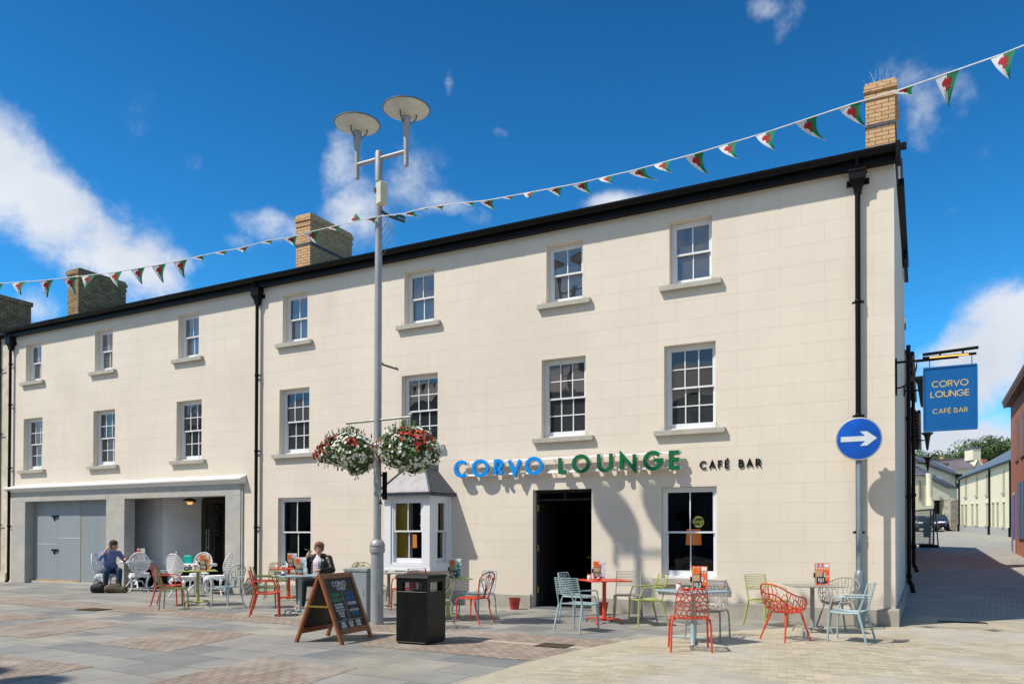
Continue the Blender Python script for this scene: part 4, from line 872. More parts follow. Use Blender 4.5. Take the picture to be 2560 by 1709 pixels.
bn = thing('litter_bin', 'black square litter bin with open slots beside the lamp post', 'bin', (-6.66, -5.73, 0), rot=R(4), scale=.97)
s = MB(); W_, D_ = .27, .29
s.bbox(-W_, W_, -D_, D_, .03, .80, .006); s.bbox(-W_+.01, W_-.01, -D_+.01, D_-.01, 0, .05, .02)
for sx in (-1, 1):
    for sy in (-1, 1): s.box(min(sx*W_, sx*(W_-.10)), max(sx*W_, sx*(W_-.10)), min(sy*D_, sy*(D_-.10)), max(sy*D_, sy*(D_-.10)), .80, .98)
s.bbox(-W_-.002, W_+.002, -D_-.002, D_+.002, .94, 1.0, .004)
gb = mat('black_gloss_bin', (.005, .005, .005), .3, var=.8, vs=6, spec=.28, streak=.3); s.build('body', gb, bn, bevel=.008)
s = MB(); s.prism([(-D_-.02, 1.0), (-D_+.01, 1.045), (D_-.01, 1.045), (D_+.02, 1.0)], -W_-.02, W_+.02, 'x'); s.build('lid', mat('scuffed_black_lid', (.012, .012, .012), .6, var=.6, vs=8, spec=.2), bn, bevel=.008)
s = MB(); s.box(-W_+.03, W_-.03, -D_-.004, -D_-.001, .034, .040); s.build('trim', mat('worn_metal_edge', (.45, .45, .46), .35, metal=.9), bn)
s = MB(); s.box(-.12, .02, -.16, -.12, .82, .94); lt = s.build('litter_box', [mat('red_white_carton', (.7, .66, .62), .5)], bn)
s = MB(); [s.prism([(x, .82), (x+.02, .86), (x, .90), (x+.015, .94), (x-.015, .94), (x-.03, .90), (x-.01, .86), (x-.025, .82)], -.163, -.161) for x in (-.09, -.05, -.01)]; s.build('print', frd, lt)

cbn = thing('service_cabinet', 'grey steel street cabinet standing behind the chalkboard', 'cabinet', (-9.33, -3.78, 0))
s = MB(); cg = mat('grey_cabinet_paint', (.235, .27, .285), .45, var=.08, vs=2, streak=.3); s.bbox(-.27, .27, -.2, .2, 0, .93, .006); s.build('body', cg, cbn)
s = MB(); s.bbox(-.285, .285, -.215, .215, .932, .985, .008); s.build('top', cg, cbn)
s = MB(); s.box(-.25, .25, -.206, -.201, .06, .9); s.box(.17, .2, -.215, -.206, .5, .6); s.build('door', cg, cbn)

wood = mat('stained_timber', (.30, .088, .026), .42, var=.28, vs=5, streak=.15, coat=.15)
chalk = mat('blackboard', (.012, .012, .012), .5, var=.3)
ab = thing('chalkboard_sign', 'wooden A-frame chalkboard with CORVO LOUNGE at the top on the flagstones', 'sign', (-7.97, -6.14, 0), rot=R(97))
def aframe(sgn_, label_face):
    """one leaf; local +x is the width, leaf leans from the ridge at y=0 to y = sgn*spread"""
    a = math.atan2(.40*sgn_, 1.02); M = Matrix.Translation((0, .40*sgn_*-1, 0)) @ Matrix.Rotation(-a*-1 if sgn_ < 0 else a, 4, 'X')
    a = math.atan2(.40, 1.02)*sgn_
    M = Matrix.Translation((0, -.40*sgn_, 0)) @ Matrix.Rotation(-a, 4, 'X'); hgt = 1.09; w_ = .44
    s = MB()
    s.bbox(-w_, -w_+.07, -.02, .02, 0, hgt, .004, M=M); s.bbox(w_-.07, w_, -.02, .02, 0, hgt, .004, M=M); s.bbox(-w_+.07, w_-.07, -.018, .018, hgt-.08, hgt-.002, .004, M=M); s.bbox(-w_+.07, w_-.07, -.018, .018, .14, .22, .004, M=M)
    lf = s.build('frame', wood, ab)
    s = MB(); s.box(-w_+.07, w_-.07, -.006, .006, .22, hgt-.08, M=M); s.build('board', chalk, lf); return lf, M
lf, M = aframe(1, True)
cw = mat('white_chalk', (.7, .7, .68), .8); cgn = mat('green_chalk', (.05, .42, .22), .8); cbl = mat('blue_chalk', (.02, .25, .65), .8)
def ch(t, x, z, h, hw, m, al='c', sx=1, gap=.3, wob=0): s = MB(); text(s, t, x, z, h, hw, -.0085, -.0062, align=al, M=M, sx=sx, gap=gap, wob=wob); s.build('chalk_writing', m, lf)
ch('CORVO', 0, .885, .07, .0065, cw, sx=1.0, gap=.2); ch('LOUNGE', .02, .825, .045, .004, cw, gap=.14)
ch('CHEEKY', -.19, .725, .055, .003, cgn, sx=.8, wob=.12); ch('MONDAYS', -.18, .645, .05, .003, cgn, sx=.8, wob=.12)
for i, l in enumerate(('BUY ANY BURGER', 'MAIN OR BRUNCH', '& GET A GLASS OF', 'HOUSE WINE', 'A PERONI')): ch(l, -.175, .585-.045*i, .028, .0028, cw, sx=.62)
ch('FREE', -.14, .355, .03, .0035, cgn)
ch('TAPAS', .17, .735, .055, .003, cbl, wob=.12); ch('TUESDAY', .18, .655, .05, .003, cbl, sx=.8, wob=.12); ch('3 TAPAS DISHES', .175, .575, .045, .0035, cw, sx=.52); ch('&', .17, .525, .03, .003, cbl); ch('GLASS OF HOUSE WINE', .18, .475, .03, .0025, cw, sx=.5); ch('£9.95', .19, .41, .045, .004, cbl)
for i, (a, b) in enumerate((('NEWS', 'PAPERS'), ('LOCAL', 'MUSIC'), ('BOARD', 'GAMES'))): ch(a, -.21+.2*i, .285, .04, .0045, cw, sx=.62); ch(b, -.21+.2*i, .235, .04, .0045, cw, sx=.62)
s = MB(); s.box(-.005, -.001, -.0085, -.0062, .36, .79, M=M); s.box(-.33, .33, -.0085, -.0062, .345, .349, M=M); s.build('chalk_line', cw, lf)
aframe(-1, False)
for x in (-.445, .445): s = MB(); s.box(x-.004, x+.004, -.19, .19, .53, .56); s.build('stay', brass, ab)

V_ = Vector
bkm = mat('red_enamel_bucket', (.42, .035, .02), .35, var=.15); bki = mat('bucket_inside', (.05, .03, .02), .9)
def bucket(x, y, lab, rot):
    t = thing('fire_bucket', lab, 'bucket', (x, y, 0), rot=rot, group='red fire buckets')
    s = MB(); s.lathe([(.085, 0), (.09, .01), (.13, .24), (.136, .25), (.128, .25), (.12, .2)], n=20); s.build('body', bkm, t)
    s = MB(); s.lathe([(.001, .19), (.119, .195)], n=20); s.build('sand', bki, t)
    s = MB(); s.tube([(.13*math.cos(R(a)), .05+.10*abs(math.sin(R(a)))-.05, .24+.01*math.sin(R(a))) for a in range(0, 181, 20)], .004, 6); s.build('handle', galvd, t)
    s = MB(); r_ = .112
    x = -text_width('FIRE', .3, .4)*.08/2
    for c in 'FIRE':
        for pl in G[c][1]:
            q = [((x+a*.08), .085+b*.08) for a, b in pl]; s.stroke(q, .007, -.004, .0)
        x += (G[c][0]+.3)*.08
    for k, v in enumerate(s.v):
        rr = .087+max(0, v.z)*.175+.002-(v.y+.112)*.0-(0 if k % 4 in (1, 2) else .003); an = -math.pi/2+v.x/.108; s.v[k] = V_((rr*math.cos(an), rr*math.sin(an), v.z))
    s.build('lettering', blk, t)
bucket(-7.86, -.42, 'red fire bucket standing left of the open doorway', R(8))
bucket(-5.80, -.52, 'red fire bucket behind the red table, right of the doorway', R(5))

# drain gratings
def grate(x, y, w_, d_, lab, rot=0):
    t = thing('drain_grating', lab, 'drain', (x, y, 0), rot=rot)
    s = MB(); s.box(-w_, w_, -d_, d_, .002, .011); s.build('pit', mat('drain_dark', (.02, .017, .014), .9), t)
    s = MB(); rust = mat('rusty_iron', (.13, .085, .055), .75, var=.3, vs=20)
    for i in range(9): a = -w_+(2*w_)*(i+.5)/9; s.box(a-.008, a+.008, -d_, d_, .011, .017)
    for j in range(4): b = -d_+(2*d_)*(j+.5)/4; s.box(-w_, w_, b-.01, b+.01, .0125, .0155)
    s.build('grate', rust, t)
grate(-15.6, -4.9, .3, .22, 'dark drain grating in the brick band in front of the rucksack', R(3)); grate(-4.75, -5.12, .24, .2, 'small rusty square drain grating in the brick gutter'); grate(.62, 1.3, .4, .14, 'long dark drain grating at the foot of the side wall', R(5))
grate(2.2, 9.5, .4, .25, 'dark drain cover lying in the shade of the lane', 0)

# ================================================================== cafe furniture
CC = {'blue': (.32, .43, .44), 'red': (.62, .060, .022), 'green': (.38, .41, .12), 'grey': (.30, .285, .245), 'olive': (.19, .20, .07), 'white': (.78, .78, .78), 'darkred': (.42, .045, .022)}
def cmat(c): return mat(c+'_powder_coat', CC[c], .38, var=.07, vs=6)
from mathutils.geometry import convex_hull_2d
def cells(nx, ny, jit, seed, stretch=1.0):
    """branching network: Voronoi cells of jittered points on [-1,1] x [0,1]"""
    rnd = random.Random(seed); pts = []
    for r in range(ny):
        for c in range(nx): pts.append(((c+.5+(.25 if r % 2 else -.25)+rnd.uniform(-jit, jit))/nx, (r+.5+rnd.uniform(-jit, jit))/ny*stretch))
    out = []
    for i, (px, py) in enumerate(pts):
        poly = [(0, 0), (1, 0), (1, stretch), (0, stretch)]
        for j, (qx, qy) in enumerate(pts):
            if i == j or abs(qx-px) > 3/nx or abs(qy-py) > 3*stretch/ny: continue
            mx_, my_, dx, dy = (px+qx)/2, (py+qy)/2, qx-px, qy-py; new = []
            for k in range(len(poly)):
                a_, b_ = poly[k], poly[(k+1) % len(poly)]; da = (a_[0]-mx_)*dx+(a_[1]-my_)*dy; db = (b_[0]-mx_)*dx+(b_[1]-my_)*dy
                if da <= 0: new.append(a_)
                if da*db < 0: t = da/(da-db); new.append((a_[0]+(b_[0]-a_[0])*t, a_[1]+(b_[1]-a_[1])*t))
            poly = new
            if len(poly) < 3: break
        if len(poly) >= 3:
            q = []
            for k in range(len(poly)):      # an extra point on long edges keeps them on the curved surface
                a_, b_ = poly[k], poly[(k+1) % len(poly)]; q.append(a_)
                if math.hypot(a_[0]-b_[0], a_[1]-b_[1]) > .8/nx: q.append(((a_[0]+b_[0])/2, (a_[1]+b_[1])/2))
            out.append([(x*2-1, y/stretch) for x, y in q])
    return out
def net(mb, polys, F, width, thick, clip=None):
    """turn cell polygons into the ribs between them, mapped by F(u, v) -> (point, normal)"""
    for P in polys:
        if clip:
            P = [clip(p) for p in P]
        k = len(P); cx = sum(p[0] for p in P)/k; cy = sum(p[1] for p in P)/k
        A = [F(*p) for p in P]; Cc = F(cx, cy)[0]
        In = []
        for p in P:
            q = F(*p)[0]; d = (Cc-q).length
            t = min(.49, width/max(d, 1e-4)); In.append(F(p[0]+(cx-p[0])*t, p[1]+(cy-p[1])*t))
        v = []
        for (p, n) in A: v += [p+n*thick, p-n*thick]
        for (p, n) in In: v += [p+n*thick*.8, p-n*thick*.8]
        f = []
        for i in range(k):
            j = (i+1) % k; a0, a1, b0, b1 = 2*i, 2*i+1, 2*j, 2*j+1; c0, c1, d0, d1 = 2*k+2*i, 2*k+2*i+1, 2*k+2*j, 2*k+2*j+1
            f += [(a0, b0, d0, c0), (b1, a1, c1, d1), (c0, d0, d1, c1)]
        mb.add(v, f)
def surfn(S):
    def F(u, v):
        e = 1e-3; p = S(u, v); a = S(u+e, v)-p; b = S(u, v+e)-p; n = a.cross(b)
        return p, (n.normalized() if n.length > 1e-12 else Vector((0, 0, 1)))
    return F
def legs(t, m, pts, r, n=8, name='leg'):
    for pl in pts:
        s = MB(); s.tube(pl, r, n); s.build(name, m, t)

def slat_chair(col, arms=True):
    m = cmat(col); t = thing('slat_armchair' if arms else 'slat_chair', 'x', 'chair')
    r = .0135
    for sx in (-1, 1):
        s = MB(); x = .245*sx
        if arms: s.tube([(x, .21, .43), (x*1.06, .19, .5), (x*1.1, .14, .64), (x*1.1, .10, .655), (x*1.0, -.22, .665), (x*.93, -.275, .66)], .0115, 8); s.build('armrest', m, t)
        s = MB(); s.tube([(x, .22, 0), (x*.98, .20, .43)], [.014, .019], 8); s.build('leg', m, t)
        s = MB(); s.tube([(x*1.04, -.31, 0), (x*.94, -.20, .43)], [.014, .019], 8); s.build('leg', m, t)
    s = MB()
    for i in range(14):
        y = .215-.031*i; z = .445-.02*math.sin(math.pi*i/13); k = .24-.012*abs(i-6)/7
        s.box(-k, k, y-.0135, y+.0135, z-.005, z+.005)
    for sx in (-1, 1): s.tube([(.24*sx, .225, .44), (.24*sx, 0, .427), (.235*sx, -.2, .438)], .013, 8)
    s.tube([(-.24, .222, .44), (.24, .222, .44)], .012, 8); s.build('seat', m, t)
    s = MB()
    def bk(z): return -.205-(z-.44)*.27
    for sx in (-1, 1): s.tube([(.235*sx, -.2, .44), (.228*sx, bk(.6), .6), (.22*sx, bk(.86), .86)], .0125, 8)
    for i in range(10):
        z = .60+.0285*i; y = bk(z); s.tube([(-.225, y, z), (-.11, y-.03, z), (0, y-.04, z), (.11, y-.03, z), (.225, y, z)], .0085, 6, flat=.6)
    s.build('backrest', m, t); return t

def shell_chair(col, seed=1):
    m = cmat(col); t = thing('lattice_chair', 'x', 'chair')
    def S(u, v):
        # v: 0 front of seat .. .45 back of seat .. 1 top of back
        w_ = .215*(1-.12*max(0, v-.5)*2)
        if v > .86: w_ *= math.sqrt(max(.02, 1-((v-.86)/.17)**2))*.30+.70
        if v < .45: y = .22-.41*(v/.45); z = .445-.012*math.sin(v/.45*3.14)+(-.02*(1-v/.1) if v < .1 else 0)
        else:
            k = (v-.45)/.55; a = min(1, k/.25); y = -.19-.05*math.sin(a*1.57)-.10*k; z = .445+.40*k*(.35+.65*a if a < 1 else 1)
        return Vector((u*w_, y-(.03*(1-u*u) if v > .45 else 0), z-(.012*(1-u*u) if v < .45 else 0)))
    F = surfn(S); s = MB()
    clip = lambda p: (max(-1, min(1, p[0])), max(0, min(1, p[1])))
    net(s, cells(7, 13, .36, seed, 2.0), F, .0085, .0035, clip)
    rim = [S(-1, v/20) for v in range(21)]+[S(u/6, 1) for u in range(-5, 6)]+[S(1, 1-v/20) for v in range(21)]+[S(-u/6, 0) for u in range(-5, 6)]
    s.tube(rim, .0085, 6, closed=True); s.build('seat_shell', m, t)
    for sx in (-1, 1):
        q = MB(); q.tube([(.20*sx, -.19, .432), (.245*sx, -.2, .43), (.245*sx, .2, .43), (.2*sx, .2, .432)], .011, 8); q.build('side_rail', m, t)
    legs(t, m, [[(.262*sx, y0*1.12, 0), (.25*sx, y0, .36), (.235*sx, y0*.9, .43)] for sx in (-1, 1) for y0 in (.21, -.22)], [.0125, .014, .013])
    return t

def tub_chair(col, seed=1):
    m = cmat(col); t = thing('lattice_tub_chair', 'x', 'chair')
    def S(x, y):
        # disc -> bowl: y>0 front
        rr = math.hypot(x, y); a = math.atan2(y, x); rr = min(rr, 1.0)
        back = max(0, -math.sin(a)); side = abs(math.cos(a)); front = max(0, math.sin(a))
        Hr = .035+.20*side**1.5*(1-front**2)+.375*back**2.2
        R0 = .20; R1 = .29+.02*side+.07*back-.04*front
        if rr < .55: q = rr/.55*R0; z = .42-.015*(1-rr)
        else:
            k = (rr-.55)/.45; q = R0+(R1-R0)*math.sin(k*1.57)**.8; z = .42+Hr*(k**1.35)
        return Vector((q*math.cos(a), q*math.sin(a), z))
    F = surfn(S); s = MB(); P = []
    for poly in cells(13, 13, .38, seed):
        P.append([(p[0], p[1]*2-1) for p in poly])
    def clip(p):
        r_ = math.hypot(*p); return p if r_ <= 1 else (p[0]/r_, p[1]/r_)
    P = [p for p in P if math.hypot(sum(q[0] for q in p)/len(p), sum(q[1] for q in p)/len(p)) < .97]
    net(s, P, F, .0085, .0035, clip)
    s.tube([S(math.cos(R(a)), math.sin(R(a))) for a in range(0, 360, 8)], .011, 8, closed=True); s.build('seat_shell', m, t)
    legs(t, m, [[(.25*sx, .25*sy-.02, 0), (.15*sx, .14*sy, .41)] for sx in (-1, 1) for sy in (-1, 1)], [.0125, .017])
    return t

def scroll_chair(col, arms=False):
    m = cmat(col); t = thing('scroll_back_armchair' if arms else 'scroll_back_chair', 'x', 'chair')
    s = MB(); s.tube([(.235*math.cos(R(a))*(1+.06*math.sin(R(a))), .22*math.sin(R(a)), .445) for a in range(0, 360, 12)], .013, 8, closed=True)
    def S(u, v): x = u; y = v*2-1; k = math.hypot(x, y); f = 1/max(1, k); return Vector((x*f*.232, y*f*.217, .45-.012*(1-min(1, k*k))))
    P = [p for p in cells(9, 9, .35, 7) if math.hypot(sum(q[0] for q in p)/len(p), (sum(q[1] for q in p)/len(p))*2-1) < .98]
    net(s, P, surfn(S), .007, .003); s.build('seat', m, t)
    for sx in (-1, 1):
        for sy in (1, -1):
            q = MB(); q.tube([(.235*sx, (.25 if sy > 0 else -.32), 0), (.205*sx, (.205 if sy > 0 else -.25), .12), (.20*sx, (.20 if sy > 0 else -.2), .28), (.215*sx, (.205 if sy > 0 else -.195), .38), (.19*sx, (.17 if sy > 0 else -.17), .44)], [.013, .011, .014, .021, .018], 8); q.build('leg', m, t)
    s = MB()
    def B(x, z): return (x, -.195-(z-.44)*.30-.03*(1-(x/.22)**2), z)
    hoop = [B(.16, .45), B(.175, .58), B(.205, .70), B(.215, .78), B(.17, .85), B(.09, .885), B(0, .90)]
    s.tube(hoop+[(-p[0], p[1], p[2]) for p in hoop[-2::-1]], .012, 8)
    for e, tx_ in ((.012, .17), (-.012, -.17), (.006, .06), (-.006, -.06)):
        g_ = 1 if e > 0 else -1; zt = .77 if abs(tx_) > .1 else .82
        pl = [B(e*1.5, .46), B(e*2, .56), B(tx_*.62, .66), B(tx_*.95, .74)]
        cx_, cz_ = tx_*.95-g_*.028, zt+.0
        pl += [B(cx_+g_*.03*math.cos(R(a))*(1-i*.11), cz_+.03*math.sin(R(a))*(1-i*.11)) for i, a in enumerate(range(0, 340, 45))]
        s.tube(pl, .0075, 6)
    s.tube([B(0, .46), B(0, .9)], .007, 6)
    s.build('backrest', m, t)
    if arms:
        for sx in (-1, 1):
            q = MB(); q.tube([(.20*sx, -.275, .67), (.255*sx, -.2, .65), (.28*sx, -.02, .625), (.27*sx, .12, .64), (.25*sx, .17, .62), (.235*sx, .15, .54), (.225*sx, .12, .45)], [.011, .013, .016, .018, .014, .011, .012], 8); q.build('armrest', m, t)
    return t

def cast_chair():
    m = cmat('white'); t = thing('cast_iron_chair', 'x', 'chair')
    s = MB(); s.lathe([(.001, .435), (.2, .44), (.225, .455), (.235, .45), (.235, .41), (.215, .36), (.20, .36), (.2, .42), (.001, .43)], n=24); s.build('seat', m, t)
    s = MB()
    for a in range(0, 360, 30): ca, sa = math.cos(R(a)), math.sin(R(a)); s.ell((.228*ca, .228*sa, .375), (.03, .03, .035), 6, 5)
    s.build('apron', m, t)
    for sx in (-1, 1):
        for sy in (1, -1):
            q = MB(); q.tube([(.225*sx, .225*sy, .0), (.2*sx, .2*sy, .03), (.165*sx, .165*sy, .12), (.165*sx, .165*sy, .24), (.195*sx, .19*sy, .34), (.16*sx, .16*sy, .41)], [.024, .014, .017, .024, .038, .03], 8); q.build('leg', m, t)
    def S(u, v):
        y = v*2-1; k = max(1, math.hypot(u, y)); u_, y_ = u/k, y/k
        w_ = .235; z = .70+y_*.27; n = .5*(1-y_)
        wid = 1-.42*max(0, -y_-.35)
        return Vector((u_*w_*wid, -.215-(z-.44)*.17-.045*(1-u_*u_), z))
    P = [p for p in cells(9, 11, .15, 5) if math.hypot(sum(q[0] for q in p)/len(p), (sum(q[1] for q in p)/len(p))*2-1) < .98]
    s = MB(); net(s, P, surfn(S), .0135, .006); s.tube([S(math.cos(R(a)), .5+.5*math.sin(R(a))) for a in range(0, 360, 12)], .014, 8, closed=True)
    s.box(-.1, .1, -.235, -.2, .42, .50); s.build('backrest', m, t); return t

def square_table(col, rot45=0):
    m = cmat(col); t = thing('square_table', 'x', 'table')
    s = MB(); s.bbox(-.375, .375, -.375, .375, .735, .752, .004); s.build('tabletop', m, t)
    s = MB(); s.lathe([(.05, .04), (.036, .12), (.033, .70), (.06, .715), (.06, .733)], n=16); s.box(-.13, .13, -.13, .13, .726, .7345); s.build('pedestal', m, t)
    for k in range(4):
        a = R(45+90*k); ca, sa = math.cos(a), math.sin(a)
        q = MB(); q.tube([(.03*ca, .03*sa, .075), (.26*ca, .26*sa, .085), (.31*ca, .31*sa, .07), (.345*ca, .345*sa, .008)], [.024, .018, .02, .017], 6, flat=.7); q.build('foot', m, t)
    return t
def round_table():
    m = cmat('white'); t = thing('round_table', 'x', 'table')
    s = MB(); s.lathe([(.001, .70), (.36, .70), (.385, .705), (.39, .715), (.385, .725), (.001, .725)], n=32)
    s.build('tabletop', m, t)
    s = MB()
    for a in range(0, 360, 24): ca, sa = math.cos(R(a)), math.sin(R(a)); s.ell((.36*ca, .36*sa, .685), (.05, .05, .03), 6, 5)
    s.build('apron', m, t)
    s = MB(); s.lathe([(.05, .1), (.03, .16), (.04, .3), (.025, .4), (.035, .55), (.03, .62), (.1, .7)], n=14); s.build('pedestal', m, t)
    for k in range(3):
        a = R(90+120*k); ca, sa = math.cos(a), math.sin(a); q = MB(); q.tube([(.03*ca, .03*sa, .2), (.16*ca, .16*sa, .19), (.24*ca, .24*sa, .08), (.31*ca, .31*sa, .015)], [.03, .022, .016, .022], 8); q.build('foot', m, t)
    return t

PROTO = {}
def place(kind, col, x, y, rot, label, group, scale=1.0, seed=1, cat='chair', z=0):
    key = (kind, col, seed)
    if key not in PROTO:
        o = {'slat': lambda: slat_chair(col), 'slat0': lambda: slat_chair(col, False), 'shell': lambda: shell_chair(col, seed), 'tub': lambda: tub_chair(col, seed), 'scroll': lambda: scroll_chair(col), 'scrollarm': lambda: scroll_chair(col, True),
             'cast': cast_chair, 'table': lambda: square_table(col), 'round': round_table}[kind]()
        PROTO[key] = o
    else: o = copy_tree(PROTO[key])
    o.location = (x, y, z); o.rotation_euler = (0, 0, R(rot)); o.scale = (scale,)*3
    tag(o, label, cat, group); return o
GC = 'coloured metal chairs at the square cafe tables'; GT = 'square metal cafe tables'; GW = 'white cast chairs at the round tables'
K = 1.05
# tables
place('table', 'grey', -1.64, -1.66, 22, 'grey square table holding number 101, nearest the building corner', GT, K, cat='table')
place('table', 'blue', -3.05, -3.86, 58, 'pale blue square table holding number 102 in front of the right window', GT, K, cat='table')
place('table', 'red', -5.20, -1.95, 43, 'red square table holding number 103 in front of the open doorway', GT, K, cat='table')
place('table', 'green', -8.02, -2.85, 45, 'olive green square table holding number 104 behind the litter bin', GT, K, cat='table')
place('table', 'grey', -10.3, -1.66, 40, 'grey square table under the bay window with its top partly behind the lamp post', GT, K, cat='table')
place('table', 'blue', -11.12, -3.52, 54, 'pale blue square table in front of the seated woman', GT, K, cat='table')
place('table', 'red', -13.75, -1.08, 34, 'red square table holding number 107 under the left ground floor window', GT, K, cat='table')
place('table', 'green', -14.62, -3.05, 53, 'olive green square table holding number 108 in front of the tiled recess', GT, K, cat='table')
# chairs
place('slat', 'green', -2.47, -1.0, -128, 'olive green slat armchair with its back against the wall right of the window', GC, K)
place('tub', 'red', -1.88, -2.85, -37, 'red lattice tub chair in front of the grey table', GC, K, 2)
place('tub', 'grey', -1.33, -.92, 160, 'pale grey lattice tub chair behind the grey table, against the wall', GC, K, 3)
place('slat', 'blue', -1.02, -2.58, 80, 'pale blue slat armchair in front of the grey sign post', GC, K)
place('shell', 'red', -2.9, -4.62, 20, 'red lattice chair with its back to the camera at the pale blue table', GC, K, 4)
place('shell', 'grey', -2.98, -3.28, 176, 'grey lattice chair on the far side of the pale blue table 102', GC, K, 5)
place('slat', 'blue', -5.14, -3.32, -14, 'pale blue slat armchair in front of the open doorway', GC, K)
place('shell', 'blue', -5.80, -1.72, -98, 'pale blue lattice chair at the left of the red table 103', GC, K, 6)
place('slat0', 'grey', -5.05, -1.08, -163, 'grey slat chair behind the red table 103', GC, K)
place('slat', 'green', -4.42, -1.92, 128, 'olive green slat armchair between the red table and the right window', GC, K)
place('scroll', 'red', -7.27, -3.18, 84, 'dark red scroll back chair to the right of the litter bin', GC, K)
place('shell', 'blue', -7.86, -2.02, 165, 'pale blue branch pattern chair behind the olive table 104', GC, K, 8)
place('scroll', 'grey', -7.48, -4.1, 60, 'grey cast chair mostly hidden behind the litter bin', GC, K)
place('slat', 'red', -9.72, -1.78, 72, 'red metal chair seen between the lamp post and the litter bin', GC, K)
place('scroll', 'blue', -8.68, -3.12, 40, 'pale blue scroll back chair between the lamp post and the litter bin', GC, K)
place('slat', 'red', -11.52, -4.0, -48, 'red slat armchair at the left of the pale blue table', GC, K)
place('slat', 'olive', -12.82, -2.72, -35, 'olive slat chair standing beside the second downpipe', GC, K)
place('shell', 'olive', -14.45, -.78, -140, 'olive lattice chair behind the red table 107', GC, K, 9)
place('scroll', 'olive', -12.45, -.62, 150, 'olive scroll back chair directly behind the seated woman', GC, K)
place('scroll', 'olive', -12.02, -.70, 185, 'dark scroll back chair against the wall behind the grey cabinet', GC, K)
place('slat', 'red', -15.12, -3.42, -52, 'red slat armchair at the left of the olive table 108', GC, K)
place('shell', 'olive', -14.22, -4.0, -48, 'olive lattice chair in front of the red armchair at table 108', GC, K, 10)
place('scrollarm', 'blue', -13.5, -3.22, 88, 'pale blue scroll back armchair at the right of the olive table 108', GC, K)
place('round', 'white', -20.72, -.10, 0, 'white round table with the man leaning on it', 'white round cast tables', 1.14, cat='table')
place('round', 'white', -17.55, -.5, 30, 'white round table with a teal box on it', 'white round cast tables', 1.12, cat='table')
place('cast', 'white', -19.62, -.82, 52, 'white cast chair with its back to the camera at the round table of the man', GW, 1.14)
place('cast', 'white', -20.5, .62, 148, 'white cast chair inside the recess mouth, turned sideways', GW, 1.14)
place('cast', 'white', -20.62, -1.12, -62, 'white cast chair under the seated man', GW, 1.1)
place('cast', 'white', -17.05, -1.45, 8, 'white cast chair left of the round table with the teal box', GW, 1.14)
place('cast', 'white', -16.72, -.68, 118, 'white cast chair right of the round table with the teal box', GW, 1.14)
place('cast', 'white', -18.3, .12, -150, 'white cast chair behind the round table with the teal box', GW, 1.12)

